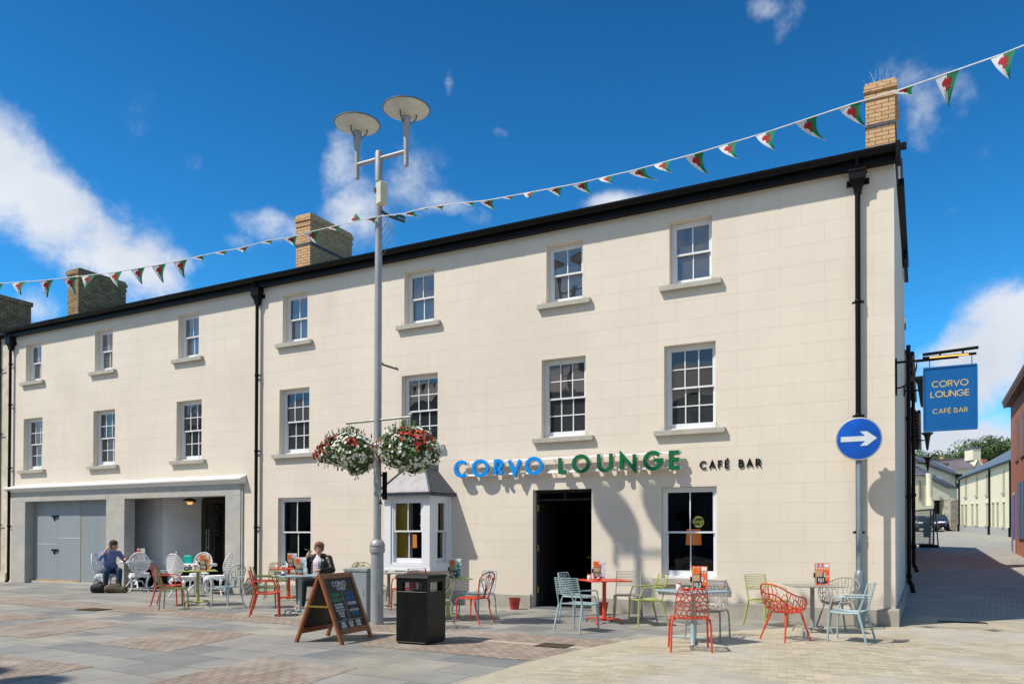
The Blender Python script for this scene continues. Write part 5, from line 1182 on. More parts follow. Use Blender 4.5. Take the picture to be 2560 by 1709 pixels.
# ------------------------------------------------------------------ things on the tables
M_OR = mat('orange_card', (.80, .22, .02), .6); M_CR = mat('cream_card', (.72, .68, .55), .6); M_BK = mat('number_slate', (.012, .013, .02), .4); M_WD = mat('kraft_menu', (.52, .33, .18), .7, var=.1); M_RC = mat('coral_red_card', (.80, .10, .04), .6); M_LB = mat('light_blue_card', (.30, .55, .62), .6); M_WH = mat('white_card', (.78, .78, .76), .6); M_GR = mat('menu_green', (.02, .30, .14), .6)
def menu(x, y, z, rot, num, style, lab, sc=1.0):
    t = thing('menu_holder', lab, 'menu stand', (x, y, z), rot=R(rot), group='menu stands on the cafe tables', scale=sc)
    base = {'a': M_RC, 'b': M_WH, 'g': M_WH, 'p': M_WH, 'o': M_OR}[style]
    s = MB(); s.box(-.09, .06, -.045, .04, 0, .022); s.build('stand', M_RC if style in 'ao' else M_BK if style == 'g' else M_RC, t)
    s = MB(); s.box(-.10, .13, .0, .008, .022, .36); c = s.build('menu_card', base, t)
    rnd = random.Random(len(lab)); s = MB(); mats = []
    if style in 'ao':
        mats = [M_CR, M_LB, M_OR]
        for i in range(3):
            for j in range(2):
                cx, cz = -.07+.062*i, .27-.15*j; s.mi = 1
                s.prism([(cx+.017*math.cos(a), cz+.05+.035*math.sin(a)) for a in [k*math.pi/5 for k in range(10)]], -.0015, -.0003)
                s.mi = 2; s.prism([(cx+.031+.013*math.cos(a), cz-.02+.03*math.sin(a)) for a in [k*math.pi/5 for k in range(10)]], -.0015, -.0003)
        s.mi = 0
        for i in range(5):
            for j in range(2):
                cx, cz = -.072+.043*i, .27-.13*j; P = []
                for k in range(8): rr = .026 if k % 2 == 0 else .009; P.append((cx+rr*math.cos(k*math.pi/4), cz+rr*math.sin(k*math.pi/4)))
                s.prism(P, -.003, -.0018)
    elif style == 'g':
        mats = [M_GR, M_LB]
        for j in range(4): s.mi = 0; s.prism([(.08+.038*math.cos(k*.524), .31-.085*j+.038*math.sin(k*.524)) for k in range(12)], -.002, -.0003); s.mi = 1; s.prism([(.08+.016*math.cos(k*.7), .31-.085*j+.016*math.sin(k*.7)) for k in range(9)], -.0035, -.0022)
    else:
        mats = [mat('menu_blue', (.08, .25, .6), .6) if style == 'b' else M_LB]
        for k in range(60): a, b = rnd.uniform(.0, .125), rnd.uniform(.04, .35); r_ = .005 if style == 'b' else .008; s.prism([(a-r_, b), (a, b-r_*1.5), (a+r_, b), (a, b+r_*1.5)], -.002-.00002*k, -.0003)
    s.build('pattern', mats, c)
    s = MB(); s.box(.055, .12, -.006, -.0036, .295, .345); s.build('label', M_WH, c)
    s = MB(); s.box(-.095, .02, -.022, -.018, .02, .24); k_ = s.build('drinks_menu', M_WD, t)
    s = MB(); s.box(-.12, -.1, -.035, .01, .12, .2); s.build('clip', M_BK, k_)
    if num != '101':
        s = MB(); s.box(-.095, .015, -.030, -.026, .24, .335); o = s.build('kids_card', M_OR, t)
        s = MB(); text(s, 'KIDS', -.04, .295, .02, .0022, -.0325, -.0302, align='c'); text(s, 'MENU', -.04, .263, .02, .0022, -.0325, -.0302, align='c'); s.build('card_text', M_RC, o)
    if num:
        s = MB(); s.box(-.07, .058, -.046, -.034, .02, .135); o = s.build('number_slate', M_BK, t)
        s = MB(); text(s, num, -.006, .055, .055, .0045, -.0485, -.0462, align='c', gap=.35, sx=.9); s.stroke([(-.035, .04), (-.01, .034), (.01, .04), (.03, .035)], .002, -.0485, -.0462); s.build('number', M_WH, o)
ZT_ = .752*K
menu(-1.52, -1.50, ZT_, 6, '101', 'a', 'menu stand with number 101 in a coral red and white pattern'); menu(-2.98, -3.82, ZT_, 4, '102', 'a', 'menu stand with number 102 and an orange kids card')
menu(-5.35, -1.86, ZT_, 16, '103', 'b', 'menu stand with number 103 and a blue patterned card'); menu(-8.02, -2.62, ZT_, 19, '104', 'g', 'menu stand with number 104 and green circles')
menu(-11.18, -3.45, ZT_, 24, '106', 'p', 'menu stand with number 106 and a pale blue card on the blue table'); menu(-13.72, -1.02, ZT_, 26, '107', 'p', 'menu stand with number 107 on the red table')
menu(-14.5, -2.98, ZT_, 26, '108', 'o', 'menu stand with number 108 and an orange card'); menu(-20.75, .05, .725*1.14, 34, '', 'p', 'menu stand on the white table of the man')
def jar(x, y, z, lab, c1=M_WH, c2=M_RC):
    t = thing('sauce_jar', lab, 'jar', (x, y, z)); s = MB(); s.lathe([(.001, 0), (.036, 0), (.04, .01), (.04, .075), (.034, .085)], n=14); s.build('jar_body', c1, t)
    s = MB(); s.lathe([(.036, .085), (.038, .087), (.038, .103), (.001, .105)], n=14); s.build('lid', c2, t)
    s = MB()
    for k in range(5): s.ell((.03*math.cos(k*1.3), .03*math.sin(k*1.3)-.005, .03+.01*(k % 3)), (.014, .014, .012), 6, 4)
    s.build('sachets', mat('sachet_pink', (.7, .35, .3), .6), t)
def tin(x, y, z, col, lab):
    t = thing('ashtray', lab, 'ashtray', (x, y, z)); s = MB(); s.lathe([(.001, 0), (.05, 0), (.052, .035), (.045, .035), (.04, .012), (.001, .012)], n=16); s.build('bowl', mat(col+'_tin', {'red': (.6, .03, .02), 'navy': (.02, .06, .22), 'silver': (.5, .5, .5)}[col], .3), t)
    s = MB(); s.tube([(-.03, 0, .03), (.02, .02, .05)], .006, 6); s.tube([(.0, -.02, .03), (.03, -.01, .045)], .006, 6); s.build('sachets', M_WH, t)
jar(-3.27, -3.86, ZT_, 'sauce jar with red lid left of number 102'); tin(-3.12, -4.02, ZT_, 'red', 'red ashtray tin on the pale blue table nearest the camera')
jar(-5.44, -2.08, ZT_, 'sauce jar with red lid beside number 103'); tin(-5.25, -2.14, ZT_, 'red', 'red ashtray tin in front of number 103')
jar(-11.42, -3.66, ZT_, 'sauce jar on the pale blue table 106'); tin(-11.36, -3.74, ZT_, 'navy', 'dark blue ashtray tin on the pale blue table 106')
jar(-13.95, -1.25, ZT_, 'sauce jar on the red table 107', M_CR); tin(-13.85, -1.2, ZT_, 'silver', 'silver ashtray on the red table 107')
jar(-14.68, -3.1, ZT_, 'sauce jar on the olive table 108', M_CR); tin(-14.82, -3.2, ZT_, 'navy', 'dark blue ashtray tin on the olive table 108')
tin(-8.2, -2.75, ZT_, 'silver', 'small silver ashtray beside number 104'); tin(-10.42, -1.62, ZT_, 'silver', 'small silver ashtray on the grey table by the lamp post')
jar(-20.7, -.2, .725*1.14, 'sauce jar on the white table of the man'); jar(-17.55, -.6, .725*1.12, 'sauce jar beside the teal box')
s = MB(); s.bbox(-.11, .11, -.06, .06, 0, .22, .02); s.box(-.14, -.1, -.05, .05, 0, .14); tb = s.build('tin_box', mat('teal_tin', (.0, .42, .33), .35, var=.08), None); tb.location = (-17.95, -.55, .725*1.12); tb.rotation_euler = (0, 0, R(30)); tag(tb, 'teal box standing on the white round table', 'box')
sk = thing('salt_pepper_set', 'small steel salt and pepper shakers standing on the setts under the grey table', 'shaker', (-1.62, -2.62, 0.0))
for k, dx in enumerate((-.025, .03)):
    s = MB(); s.lathe([(.028, .008), (.02, .10), (.012, .13), (.02, .135)], (dx, .01*k, 0), 12); s.build('shaker', steel, sk)

# ================================================================== people
def remesh(mb, name, m, parent, vox=.012, sm=4, mats=None):
    o = mb.build(name, mats or m, parent); r = o.modifiers.new('Remesh', 'REMESH'); r.mode = 'VOXEL'; r.voxel_size = vox; r.use_smooth_shade = True
    if sm: q = o.modifiers.new('Smooth', 'SMOOTH'); q.iterations = sm; q.factor = .5
    return o
skin = mat('skin', (.50, .27, .185), .55, var=.08, vs=9)
def limb(mb, pts, rs):
    for i in range(len(pts)-1): mb.cap(pts[i], pts[i+1], rs[i], rs[i+1])
def head(mb, H):
    """head in its own frame: origin at the top of the neck, +y is the face; H places it"""
    mb.ell(H @ Vector((0, .0, .115)), (.073, .092, .108), 18, 14, M=H.to_3x3().to_4x4()); mb.ell(H @ Vector((0, .032, .055)), (.055, .065, .055), 14, 10, M=H.to_3x3().to_4x4())
    mb.cap(H @ Vector((0, .085, .115)), H @ Vector((0, .108, .082)), .011, .015); mb.ell(H @ Vector((0, .075, .018)), (.026, .022, .018), 10, 8, M=H.to_3x3().to_4x4())
    mb.cap(H @ Vector((-.022, .09, .046)), H @ Vector((.022, .09, .046)), .009, .009)
    for sx in (-1, 1): mb.ell(H @ Vector((.075*sx, -.005, .098)), (.012, .02, .032), 10, 8, M=H.to_3x3().to_4x4()); mb.ell(H @ Vector((.045*sx, .068, .085)), (.022, .02, .02), 8, 6, M=H.to_3x3().to_4x4()); mb.cap(H @ Vector((.018*sx, .088, .137)), H @ Vector((.05*sx, .075, .138)), .01, .008)
def face_bits(H, t, lip=(.42, .13, .10), glasses=False):
    s = MB(); R3 = H.to_3x3().to_4x4()
    s.mi = 0
    for sx in (-1, 1): s.ell(H @ Vector((.030*sx, .083, .113)), (.013, .008, .008), 10, 6, M=R3)
    s.mi = 1
    for sx in (-1, 1): s.ell(H @ Vector((.030*sx, .0895, .113)), (.0055, .003, .0055), 8, 5, M=R3); s.cap(H @ Vector((.016*sx, .0955, .134)), H @ Vector((.045*sx, .085, .136)), .004, .003, 6)
    s.mi = 2; s.cap(H @ Vector((-.02, .0985, .047)), H @ Vector((.02, .0985, .047)), .0045, .0045, 6)
    s.build('face', [mat('eye_white', (.7, .68, .65), .3), mat('dark_brown_iris', (.03, .02, .012), .4), mat('lips', lip, .5)], t)
    if glasses:
        s = MB()
        for sx in (-1, 1): s.tube([H @ Vector((.031*sx+.024*math.cos(R(a)), .103, .110+.017*math.sin(R(a)))) for a in range(0, 360, 30)], .0024, 5, closed=True); s.tube([H @ Vector((.055*sx, .1, .112)), H @ Vector((.078*sx, .0, .11))], .002, 5)
        s.tube([H @ Vector((-.007, .103, .112)), H @ Vector((.007, .103, .112))], .0024, 5); s.build('glasses', mat('spectacle_frame', (.06, .04, .03), .3), t)
def hand(mb, W_, d, up, curl=.5, side=1, k=1.0):
    """palm at W_, fingers along d, back of hand towards up; side = which side the thumb is on"""
    d = d.normalized(); up = (up-d*up.dot(d)).normalized(); s_ = d.cross(up)*side
    mb.cap(W_, W_+d*.055*k, .026*k, .030*k); mb.cap(W_+s_*.014*k, W_+d*.06*k+s_*.02*k, .022*k, .018*k); mb.cap(W_-s_*.014*k, W_+d*.06*k-s_*.022*k, .022*k, .016*k)
    for i, (o, L_) in enumerate(((.028, .062), (.010, .072), (-.009, .067), (-.027, .052))):
        a = W_+d*.07*k+s_*o*k; dd = (d*math.cos(curl*.6)-up*math.sin(curl*.6)); b = a+dd*L_*.5*k; d2 = (d*math.cos(curl*1.5)-up*math.sin(curl*1.5)); mb.cap(a, b, .0095*k, .0088*k, 8); mb.cap(b, b+d2*L_*.5*k, .0088*k, .0075*k, 8)
    a = W_+s_*.028*k+d*.012*k; b = a+(s_*.6+d*.7-up*.25).normalized()*.035*k; mb.cap(a, b, .0115*k, .0105*k, 8); mb.cap(b, b+(d-up*.5).normalized()*.028*k, .0105*k, .0085*k, 8)

def HM(p, yaw, pitch, roll=0): return Matrix.Translation(p) @ Matrix.Rotation(R(yaw), 4, 'Z') @ Matrix.Rotation(R(pitch), 4, 'X') @ Matrix.Rotation(R(roll), 4, 'Y')
V = Vector
# --- man: seated, leaning to the table, phone at his right ear, other hand on the table
man = thing('person', 'man in blue shirt and jeans on the phone at a white table', 'person', (-20.58, -1.06, 0), rot=R(-114), scale=1.1)
pel = V((0, -.02, .52)); che = V((.02, .10, .86)); nk = V((.02, .20, 1.04)); HD = HM(V((.0, .235, 1.07)), 66, -22)
shR = V((.19, .13, .975)); shL = V((-.17, .17, .965)); elR = V((.30, .32, .84)); wrR = V((.11, .31, 1.10)); elL = V((-.33, .14, .78)); wrL = V((-.30, .36, .84))
hipR = V((.09, 0, .50)); hipL = V((-.09, 0, .50)); knR = V((.16, .42, .52)); knL = V((-.14, .44, .53)); anR = V((.17, .36, .10)); anL = V((-.12, .48, .10))
b = MB(); b.cap(pel, che, .12, .13); b.cap(che, nk, .12, .055); b.cap(nk, HD @ V((0, -.01, .06)), .052, .05); b.cap(shR, shL, .06, .06)
for a, e, w_ in ((shR, elR, wrR), (shL, elL, wrL)): limb(b, [a, e, w_], [.052, .042, .028])
for h_, k_, an_ in ((hipR, knR, anR), (hipL, knL, anL)): limb(b, [h_, k_, an_], [.08, .055, .04])
head(b, HD); hand(b, wrR, V((-.06, -.03, .09)), V((.8, .2, .3)), .8, -1); hand(b, wrL, V((.25, .6, -.05)), V((0, 0, 1)), .9, -1)
remesh(b, 'body', skin, man, .008, 3)
face_bits(HD, man)
s = MB(); s.cap(pel+V((0, 0, .02)), V((0, .03, .68)), .155, .145); s.cap(V((0, .03, .68)), che, .145, .155); s.cap(che, nk-V((0, 0, .03)), .15, .085); s.cap(shR, shL, .078, .078); limb(s, [shR, elR+(wrR-elR)*.0, elR+(wrR-elR)*.25], [.068, .054, .050]); limb(s, [shL, elL, elL+(wrL-elL)*.45], [.068, .054, .05])
s.cap(V((-.05, .02, .6)), V((.06, .1, .75)), .15, .14)
remesh(s, 'shirt', mat('blue_chambray_shirt', (.15, .20, .40), .9, var=.3, vs=14, bump=1.0, bs=11), man, .014, 3)
s = MB(); s.tube([HD @ V((.055*math.cos(R(a)), -.01+.06*math.sin(R(a)), -.02)) for a in range(0, 360, 30)], .018, 6, closed=True); s.build('collar', mat('pale_blue_collar', (.35, .42, .62), .85), man)
s = MB(); limb(s, [hipR, knR, anR], [.105, .078, .062]); limb(s, [hipL, knL, anL], [.105, .078, .062]); s.cap(hipR, hipL, .115, .115); remesh(s, 'jeans', mat('dark_blue_jeans', (.012, .04, .085), .8, var=.35, vs=8, bump=.4, bs=18), man, .014, 3)
s = MB()
for a in (anR, anL): s.cap(a+V((0, -.03, -.055)), a+V((0, .15, -.065)), .042, .036); s.cap(a, a+V((0, 0, -.05)), .05, .045)
remesh(s, 'shoes', mat('brown_boots', (.05, .035, .022), .5, var=.2), man, .012, 2)
s = MB(); R3 = HD.to_3x3().to_4x4(); s.ell(HD @ V((0, -.02, .15)), (.088, .10, .085), 16, 12, M=R3); s.ell(HD @ V((0, -.045, .10)), (.085, .08, .08), 14, 10, M=R3)
rnd = random.Random(5)
for k in range(60): a = rnd.uniform(0, 6.28); e = rnd.uniform(.15, 1.5); s.ell(HD @ V((.088*math.cos(a)*math.cos(e), -.022+.1*math.sin(a)*math.cos(e), .15+.085*math.sin(e))), rnd.uniform(.014, .024), 6, 5)
hairm = mat('brown_hair', (.075, .038, .018), .7, var=.5, vs=40, bump=.8, bs=70); remesh(s, 'hair', hairm, man, .008, 1)
s = MB(); c = wrR+V((-.065, -.015, .075)); s.cap(c+V((.005, .0, .05)), c+V((.0, .09, -.07)), .016, .016, 8); s.build('mobile_phone', M_BK, man)
pad = MB(); pad.box(-.1, .1, -.14, .14, 0, .006); pd = pad.build('notepad', M_WH); pd.location = (-20.30, -.36, .728*1.14); pd.rotation_euler = (0, 0, R(-60)); tag(pd, 'white sheet of paper under the hand of the man', 'paper')
# bags
s = MB(); s.cap(V((-.08, 0, .14)), V((.08, 0, .15)), .12, .13); s.cap(V((0, 0, .2)), V((.05, .03, .26)), .1, .06); s.cap(V((-.12, 0, .07)), V((.13, 0, .07)), .07, .07)
bg1 = thing('rucksack', 'black rucksack on the ground at the feet of the man', 'bag', (-20.05, -1.78, 0), rot=R(35)); remesh(s, 'bag_body', mat('black_nylon', (.012, .012, .013), .7, var=.4, bump=.5, bs=12), bg1, .014, 4)
s = MB(); s.tube([(-.1, -.02, .26), (-.05, -.04, .34), (.05, -.04, .34), (.1, -.02, .27)], .012, 6); s.build('strap', blackm, bg1)
bg2 = thing('duffel_bag', 'brown camouflage duffel bag with handles beside the black rucksack', 'bag', (-19.62, -1.55, 0), rot=R(32))
s = MB(); s.cap(V((-.2, 0, .12)), V((.22, 0, .10)), .11, .10); s.cap(V((-.24, 0, .07)), V((.26, 0, .06)), .07, .06); s.cap(V((-.12, 0, .18)), V((.08, .0, .2)), .09, .07); remesh(s, 'bag_body', mat('camouflage_canvas', (.12, .095, .055), .85, var=.85, vs=9, bump=.6, bs=14), bg2, .016, 5)
s = MB(); s.tube([(-.14, -.06, .22), (-.1, -.05, .34), (.08, -.04, .33), (.14, -.06, .2)], .012, 6); s.tube([(-.33, 0, .05), (-.36, -.02, .2), (-.3, 0, .26)], .014, 6); s.build('handle', mat('brown_webbing', (.11, .085, .045), .8), bg2)

# --- woman: seated, raised right hand with a cigarette, black leather jacket
wom = thing('person', 'seated woman with auburn hair, glasses and black leather jacket, smoking', 'person', (-11.85, -2.12, 0), rot=R(198), scale=1.1)
pel = V((0, 0, .53)); che = V((0, .02, .88)); nk = V((0, .035, 1.06)); HD = HM(V((.005, .06, 1.085)), 20, -8, -9)
shR = V((.19, .03, .99)); shL = V((-.20, .02, .98)); elR = V((.27, .20, .80)); wrR = V((.165, .20, 1.03)); elL = V((-.33, .14, .76)); wrL = V((-.14, .33, .76))
hipR = V((.09, .02, .52)); hipL = V((-.09, .02, .52)); knR = V((.24, .42, .56)); knL = V((.13, .46, .52)); anR = V((.22, .46, .12)); anL = V((.12, .52, .11))
b = MB(); b.cap(pel, che, .13, .13); b.cap(che, nk, .12, .055); b.cap(nk, HD @ V((0, -.01, .06)), .052, .052); b.cap(shR, shL, .06, .06)
for a, e, w_ in ((shR, elR, wrR), (shL, elL, wrL)): limb(b, [a, e, w_], [.052, .042, .028])
for h_, k_, an_ in ((hipR, knR, anR), (hipL, knL, anL)): limb(b, [h_, k_, an_], [.085, .055, .035])
head(b, HD); hand(b, wrR, V((-.02, -.05, .1)), V((.6, -.5, .2)), .5, -1); hand(b, wrL, V((.6, .3, -.05)), V((0, 0, 1)), .6, 1)
for a in (anR, anL): b.cap(a, a+V((.01, .0, -.05)), .036, .036); b.cap(a+V((0, 0, -.07)), a+V((.01, .14, -.085)), .034, .026)
remesh(b, 'body', mat('fair_skin', (.60, .33, .24), .55, var=.1, vs=9), wom, .008, 3)
face_bits(HD, wom, glasses=True)
s = MB(); s.cap(pel+V((0, .02, .03)), che+V((0, .03, 0)), .16, .145); s.cap(che+V((0, .03, 0)), nk-V((0, -.02, .08)), .13, .08); remesh(s, 'blouse', mat('white_patterned_blouse', (.70, .62, .66), .8, var=.35, vs=26, bump=.3), wom, .014, 3)
lea = mat('black_leather', (.012, .0125, .013), .38, var=.3, vs=6, bump=1.0, bs=13, spec=.35)
s = MB()
s.cap(V((-.13, -.05, .60)), V((-.15, -.02, .92)), .13, .115); s.cap(V((.12, -.06, .60)), V((.14, -.03, .92)), .12, .105); s.cap(V((-.11, .07, .62)), V((-.14, .07, .90)), .115, .095); s.cap(V((.15, .03, .62)), V((.155, .05, .9)), .09, .08)
s.cap(shR+V((0, -.01, 0)), shL+V((0, -.01, 0)), .076, .078); s.cap(V((0, -.07, .62)), V((0, -.05, .95)), .14, .11)
limb(s, [shR, elR, elR+(wrR-elR)*.8], [.08, .07, .05]); limb(s, [shL, elL, elL+(wrL-elL)*.85], [.078, .066, .05])
s.cap(V((.09, .07, 1.03)), V((.10, .12, .9)), .035, .03); s.cap(V((-.09, .07, 1.03)), V((-.10, .12, .88)), .035, .03); s.cap(V((.09, -.02, 1.05)), V((-.09, -.02, 1.05)), .04, .04)
remesh(s, 'leather_jacket', lea, wom, .013, 3)
s = MB(); limb(s, [hipR, knR, anR], [.112, .078, .055]); limb(s, [hipL, knL, anL], [.115, .078, .055]); s.cap(hipR, hipL, .12, .12); remesh(s, 'trousers', mat('black_trousers', (.012, .012, .014), .85, var=.2), wom, .014, 3)
s = MB()
for a in (anR, anL): s.cap(a+V((0, -.04, -.10)), a+V((.01, .16, -.10)), .03, .022); s.tube([a+V((-.035, .06, -.09)), a+V((0, .07, -.045)), a+V((.035, .06, -.09))], .008, 6)
s.build('sandals', mat('pale_pink_sandals', (.62, .45, .42), .6), wom)
s = MB(); R3 = HD.to_3x3().to_4x4(); s.ell(HD @ V((0, -.012, .155)), (.100, .108, .090), 16, 12, M=R3); s.ell(HD @ V((0, -.035, .10)), (.102, .085, .09), 14, 10, M=R3); s.ell(HD @ V((.02, .062, .190)), (.06, .036, .028), 12, 8, M=R3)
for k in range(50): a = rnd.uniform(0, 6.28); e = rnd.uniform(.0, 1.5); s.ell(HD @ V((.09*math.cos(a)*math.cos(e), -.03+.1*math.sin(a)*math.cos(e), .15+.08*math.sin(e))) if math.sin(a) < .4 or e > .8 else HD @ V((0, -.05, .15)), rnd.uniform(.012, .02), 6, 5)
remesh(s, 'hair', mat('auburn_hair', (.21, .075, .025), .55, var=.45, vs=30, bump=.8, bs=60), wom, .008, 1)
s = MB(); s.tube([wrR+V((.01, .0, .13)), wrR+V((.06, .03, .145))], .0035, 6); s.build('cigarette', M_WH, wom)

# ================================================================== neighbour on the left
nb = thing('neighbour_building', 'older cream building at the left edge with black pipe and a sooty brick chimney', 'building', (-30, 0, 0))
def hang(mb, name, mats, par, org, **k):
    o = mb.build(name, mats, par, **k); o.matrix_parent_inverse = Matrix.Translation([-c for c in org]); return o
NBO = (-30, 0, 0)
s = MB(); s.box(-45, -27.42, .03, 8, 0, 8.45); s.box(-45, -27.55, -.03, .03, 0, .3); nw = hang(s, 'wall', mat('weathered_cream_render', (.62, .55, .42), .85, var=.28, vs=2.5, bump=.4), nb, NBO)
s = MB(); s.prism([(-.12, 8.46), (.03, 8.38), (.03, 8.30), (-.14, 8.36)], -45, -27.45, 'x'); s.tube([(-28.05, -.03, .1), (-28.05, -.03, 8.3)], .05, 10)
for z in (1.9, 5.0, 7.2): s.lathe([(.06, 0), (.065, .08)], (-28.05, -.03, z), 10); s.box(-28.0, -27.75, -.04, -.02, z, z+.03)
hang(s, 'gutter_and_pipe', blackm, nb, NBO)
s = MB(); s.add([(-45, -.1, 8.45), (-27.43, -.1, 8.45), (-27.43, 4, 9.7), (-45, 4, 9.7)], [(0, 1, 2, 3)]); rfn = hang(s, 'roof', slatem, nb, NBO)
s = MB(); s.box(-31.5, -29.5, .5, 1.9, 8.4, 10.1); s.box(-31.55, -29.45, .45, 1.95, 10.1, 10.25); s.build('chimney', brickD, rfn)
s = MB(); s.box(-31.6, -29.35, .42, 2.0, 8.3, 8.95); s.build('chimney_base', sillm, rfn)

# ================================================================== lane, left side: pinkish brick terrace behind the cream building
lt_ = thing('lane_terrace', 'narrow pinkish brick terrace seen edge on along the left of the lane', 'building', (-3, 18, 0))
LO = (-3, 18, 0); XW = -.42
s = MB(); s.box(-8, XW, 8.42, 17.0, 0, 6.6); s.box(-8, XW-.12, 17.0, 31, 0, 6.3); lw = hang(s, 'wall', brickP, lt_, LO)
s = MB(); s.box(-8, XW+.05, 8.5, 17, zg(8)-.1, .62); s.box(-8, XW-.07, 17, 31, .2, 1.0); hang(s, 'plinth', plinthm, lt_, LO)
s = MB(); s.add([(XW+.12, 8.5, 6.62), (XW+.12, 17, 6.62), (-4, 17, 9.3), (-4, 8.5, 9.3)], [(0, 1, 2, 3)]); s.add([(XW+.2, 17, 6.25), (XW+.2, 31, 6.25), (-4, 31, 8.9), (-4, 17, 8.9)], [(0, 1, 2, 3)])
rt = hang(s, 'roof', slatem, lt_, LO)
s = MB(); pc = at(2257, 830, 27); s.box(pc.x-.5, pc.x+.05, pc.y-.4, pc.y+.5, 6, 9.2); s.box(pc.x-.54, pc.x+.09, pc.y-.44, pc.y+.54, 8.85, 9.0); s.build('chimney', brickY, rt)
s = MB()
for y in range(9, 31): zz = 6.6 if y < 17 else 6.2; xx = XW+.11 if y < 17 else XW+.21; s.box(xx-.2, xx, y-.06, y+.06, zz-.12, zz-.02); 
s.tube([(XW+.15, 8.5, 6.6), (XW+.15, 17, 6.6)], .06, 8); s.tube([(XW+.27, 17, 6.2), (XW+.27, 31, 6.2)], .065, 8)
s.tube([(XW+.10, 15.6, .5), (XW+.10, 15.6, 6.7)], .06, 8); s.tube([(XW+.10, 15.6, .6), (XW+.16, 15.4, .5), (XW+.2, 15.2, .38)], .065, 8)
for z in (1.2, 3.0, 5.0): s.lathe([(.07, 0), (.09, .02), (.09, .1), (.07, .12)], (XW+.10, 15.6, z), 10)
hang(s, 'gutter', blackm, lt_, LO)
for y in (11, 13.5, 19, 23, 27):
    s = MB(); xx = XW if y < 17 else XW-.12
    for z in (1.5, 4.1): s.box(xx-.01, xx+.012, y-.45, y+.45, z, z+1.4); s.box(xx-.01, xx+.05, y-.5, y+.5, z-.08, z)
    hang(s, 'window', whitem, lt_, LO)
def lantern(x, y, z, sc, lab):
    t = thing('cone_lantern', lab, 'street lantern', (x, y, z), group='cone lanterns on the lane wall')
    s = MB(); s.lathe([(.03*sc, -.85*sc), (.05*sc, -.8*sc), (.13*sc, -.2*sc), (.16*sc, -.12*sc), (.27*sc, -.02*sc), (.28*sc, 0), (.26*sc, .01)], n=20); s.build('cone_shade', mat('dark_bronze_lantern', (.035, .026, .022), .4, metal=.3), t)
    s = MB(); s.lathe([(.13*sc, -.13*sc), (.262*sc, -.028*sc)], n=20); s.build('diffuser', bowlm, t)
    s = MB(); s.tube([(-.08, 0, -.35*sc), (XW-x+.0, 0, -.35*sc)], .02, 6); s.box(XW-x, XW-x+.03, -.08, .08, -.35*sc-.12, -.35*sc+.12); s.build('bracket', blackm, t)
lantern(-.02, 5.4, 5.35, .82, 'nearest dark cone lantern, half hidden behind the blue hanging sign'); lantern(.11, 13.2, 4.95, .66, 'middle dark cone lantern on the lane wall below the hanging sign'); lantern(.15, 21.0, 4.85, .66, 'farthest and smallest cone lantern on the lane wall')
# chimney glimpsed above the lane eaves
# ================================================================== red brick building at the right edge
rb = thing('red_brick_building', 'red brick building with blue door and shutter at the right edge of the lane', 'building', (3.8, 24, 0))
RO = (3.8, 24, 0); X0 = 3.82
s = MB(); s.box(X0, 12, 17, 30.2, .2, 8.2); hang(s, 'wall', brickR, rb, RO)
s = MB(); s.prism([(X0-.32, 8.12), (X0-.32, 8.24), (8, 10.9), (12.4, 8.24), (12.4, 8.12)], 16.8, 30.5, 'y'); r_ = hang(s, 'roof', mat('brown_roof_tiles', (.17, .11, .085), .8, var=.3, vs=12, bump=.6, bs=18), rb, RO)
s = MB()
for k in range(40): y = 17+.34*k; s.tube([(X0-.36, y, 8.24), (X0+.4, y, 8.72)], .05, 6)
s.build('tile_edge', mat('brown_roof_tiles', (.17, .11, .085)), r_)
s = MB(); s.box(X0-.24, X0, 16.9, 30.3, 8.0, 8.1); s.box(X0-.3, X0-.24, 16.9, 30.3, 7.97, 8.2); hang(s, 'soffit', mat('brown_soffit', (.12, .05, .03), .7), rb, RO)
bluep = mat('blue_painted_door', (.05, .07, .36), .5, var=.15, vs=4)
s = MB(); z0 = zg(29); s.box(X0-.02, X0+.1, 28.5, 29.5, z0, z0+2.75); d_ = hang(s, 'door', bluep, rb, RO); s = MB(); s.box(X0-.03, X0+.1, 28.45, 29.55, z0+2.75, z0+2.86); s.build('lintel', sillm, d_)
s = MB(); s.box(X0-.07, X0+.1, 24.0, 26.6, 1.5, 4.0); s.box(X0-.09, X0-.07, 25.2, 25.3, 1.5, 4.0); hang(s, 'shutter', mat('dark_blue_shutter', (.05, .08, .16), .5, var=.1), rb, RO)
for (a, b) in ((26.6, 27.7), (24.3, 25.6)):
    s = MB(); s.box(X0-.03, X0+.05, a, b, 5.15, 6.95); s.box(X0-.06, X0+.0, a-.08, b+.08, 5.05, 5.15); o = hang(s, 'window', mat('brown_window_frame', (.22, .09, .06), .6), rb, RO)
    s = MB(); s.box(X0-.035, X0-.031, a+.15, (a+b)/2-.06, 5.3, 6.8); s.box(X0-.035, X0-.031, (a+b)/2+.06, b-.15, 5.3, 6.8); s.build('pane', mat('painted_reflection_pane', (.24, .14, .12), .6), o)  # matte panes, the pinkish reflection is put into their colour
s = MB(); s.tube([(X0-.06, 27.9, zg(28)), (X0-.06, 27.9, zg(28)+.65)], .06, 8); hang(s, 'drain_stub', sillm, rb, RO)
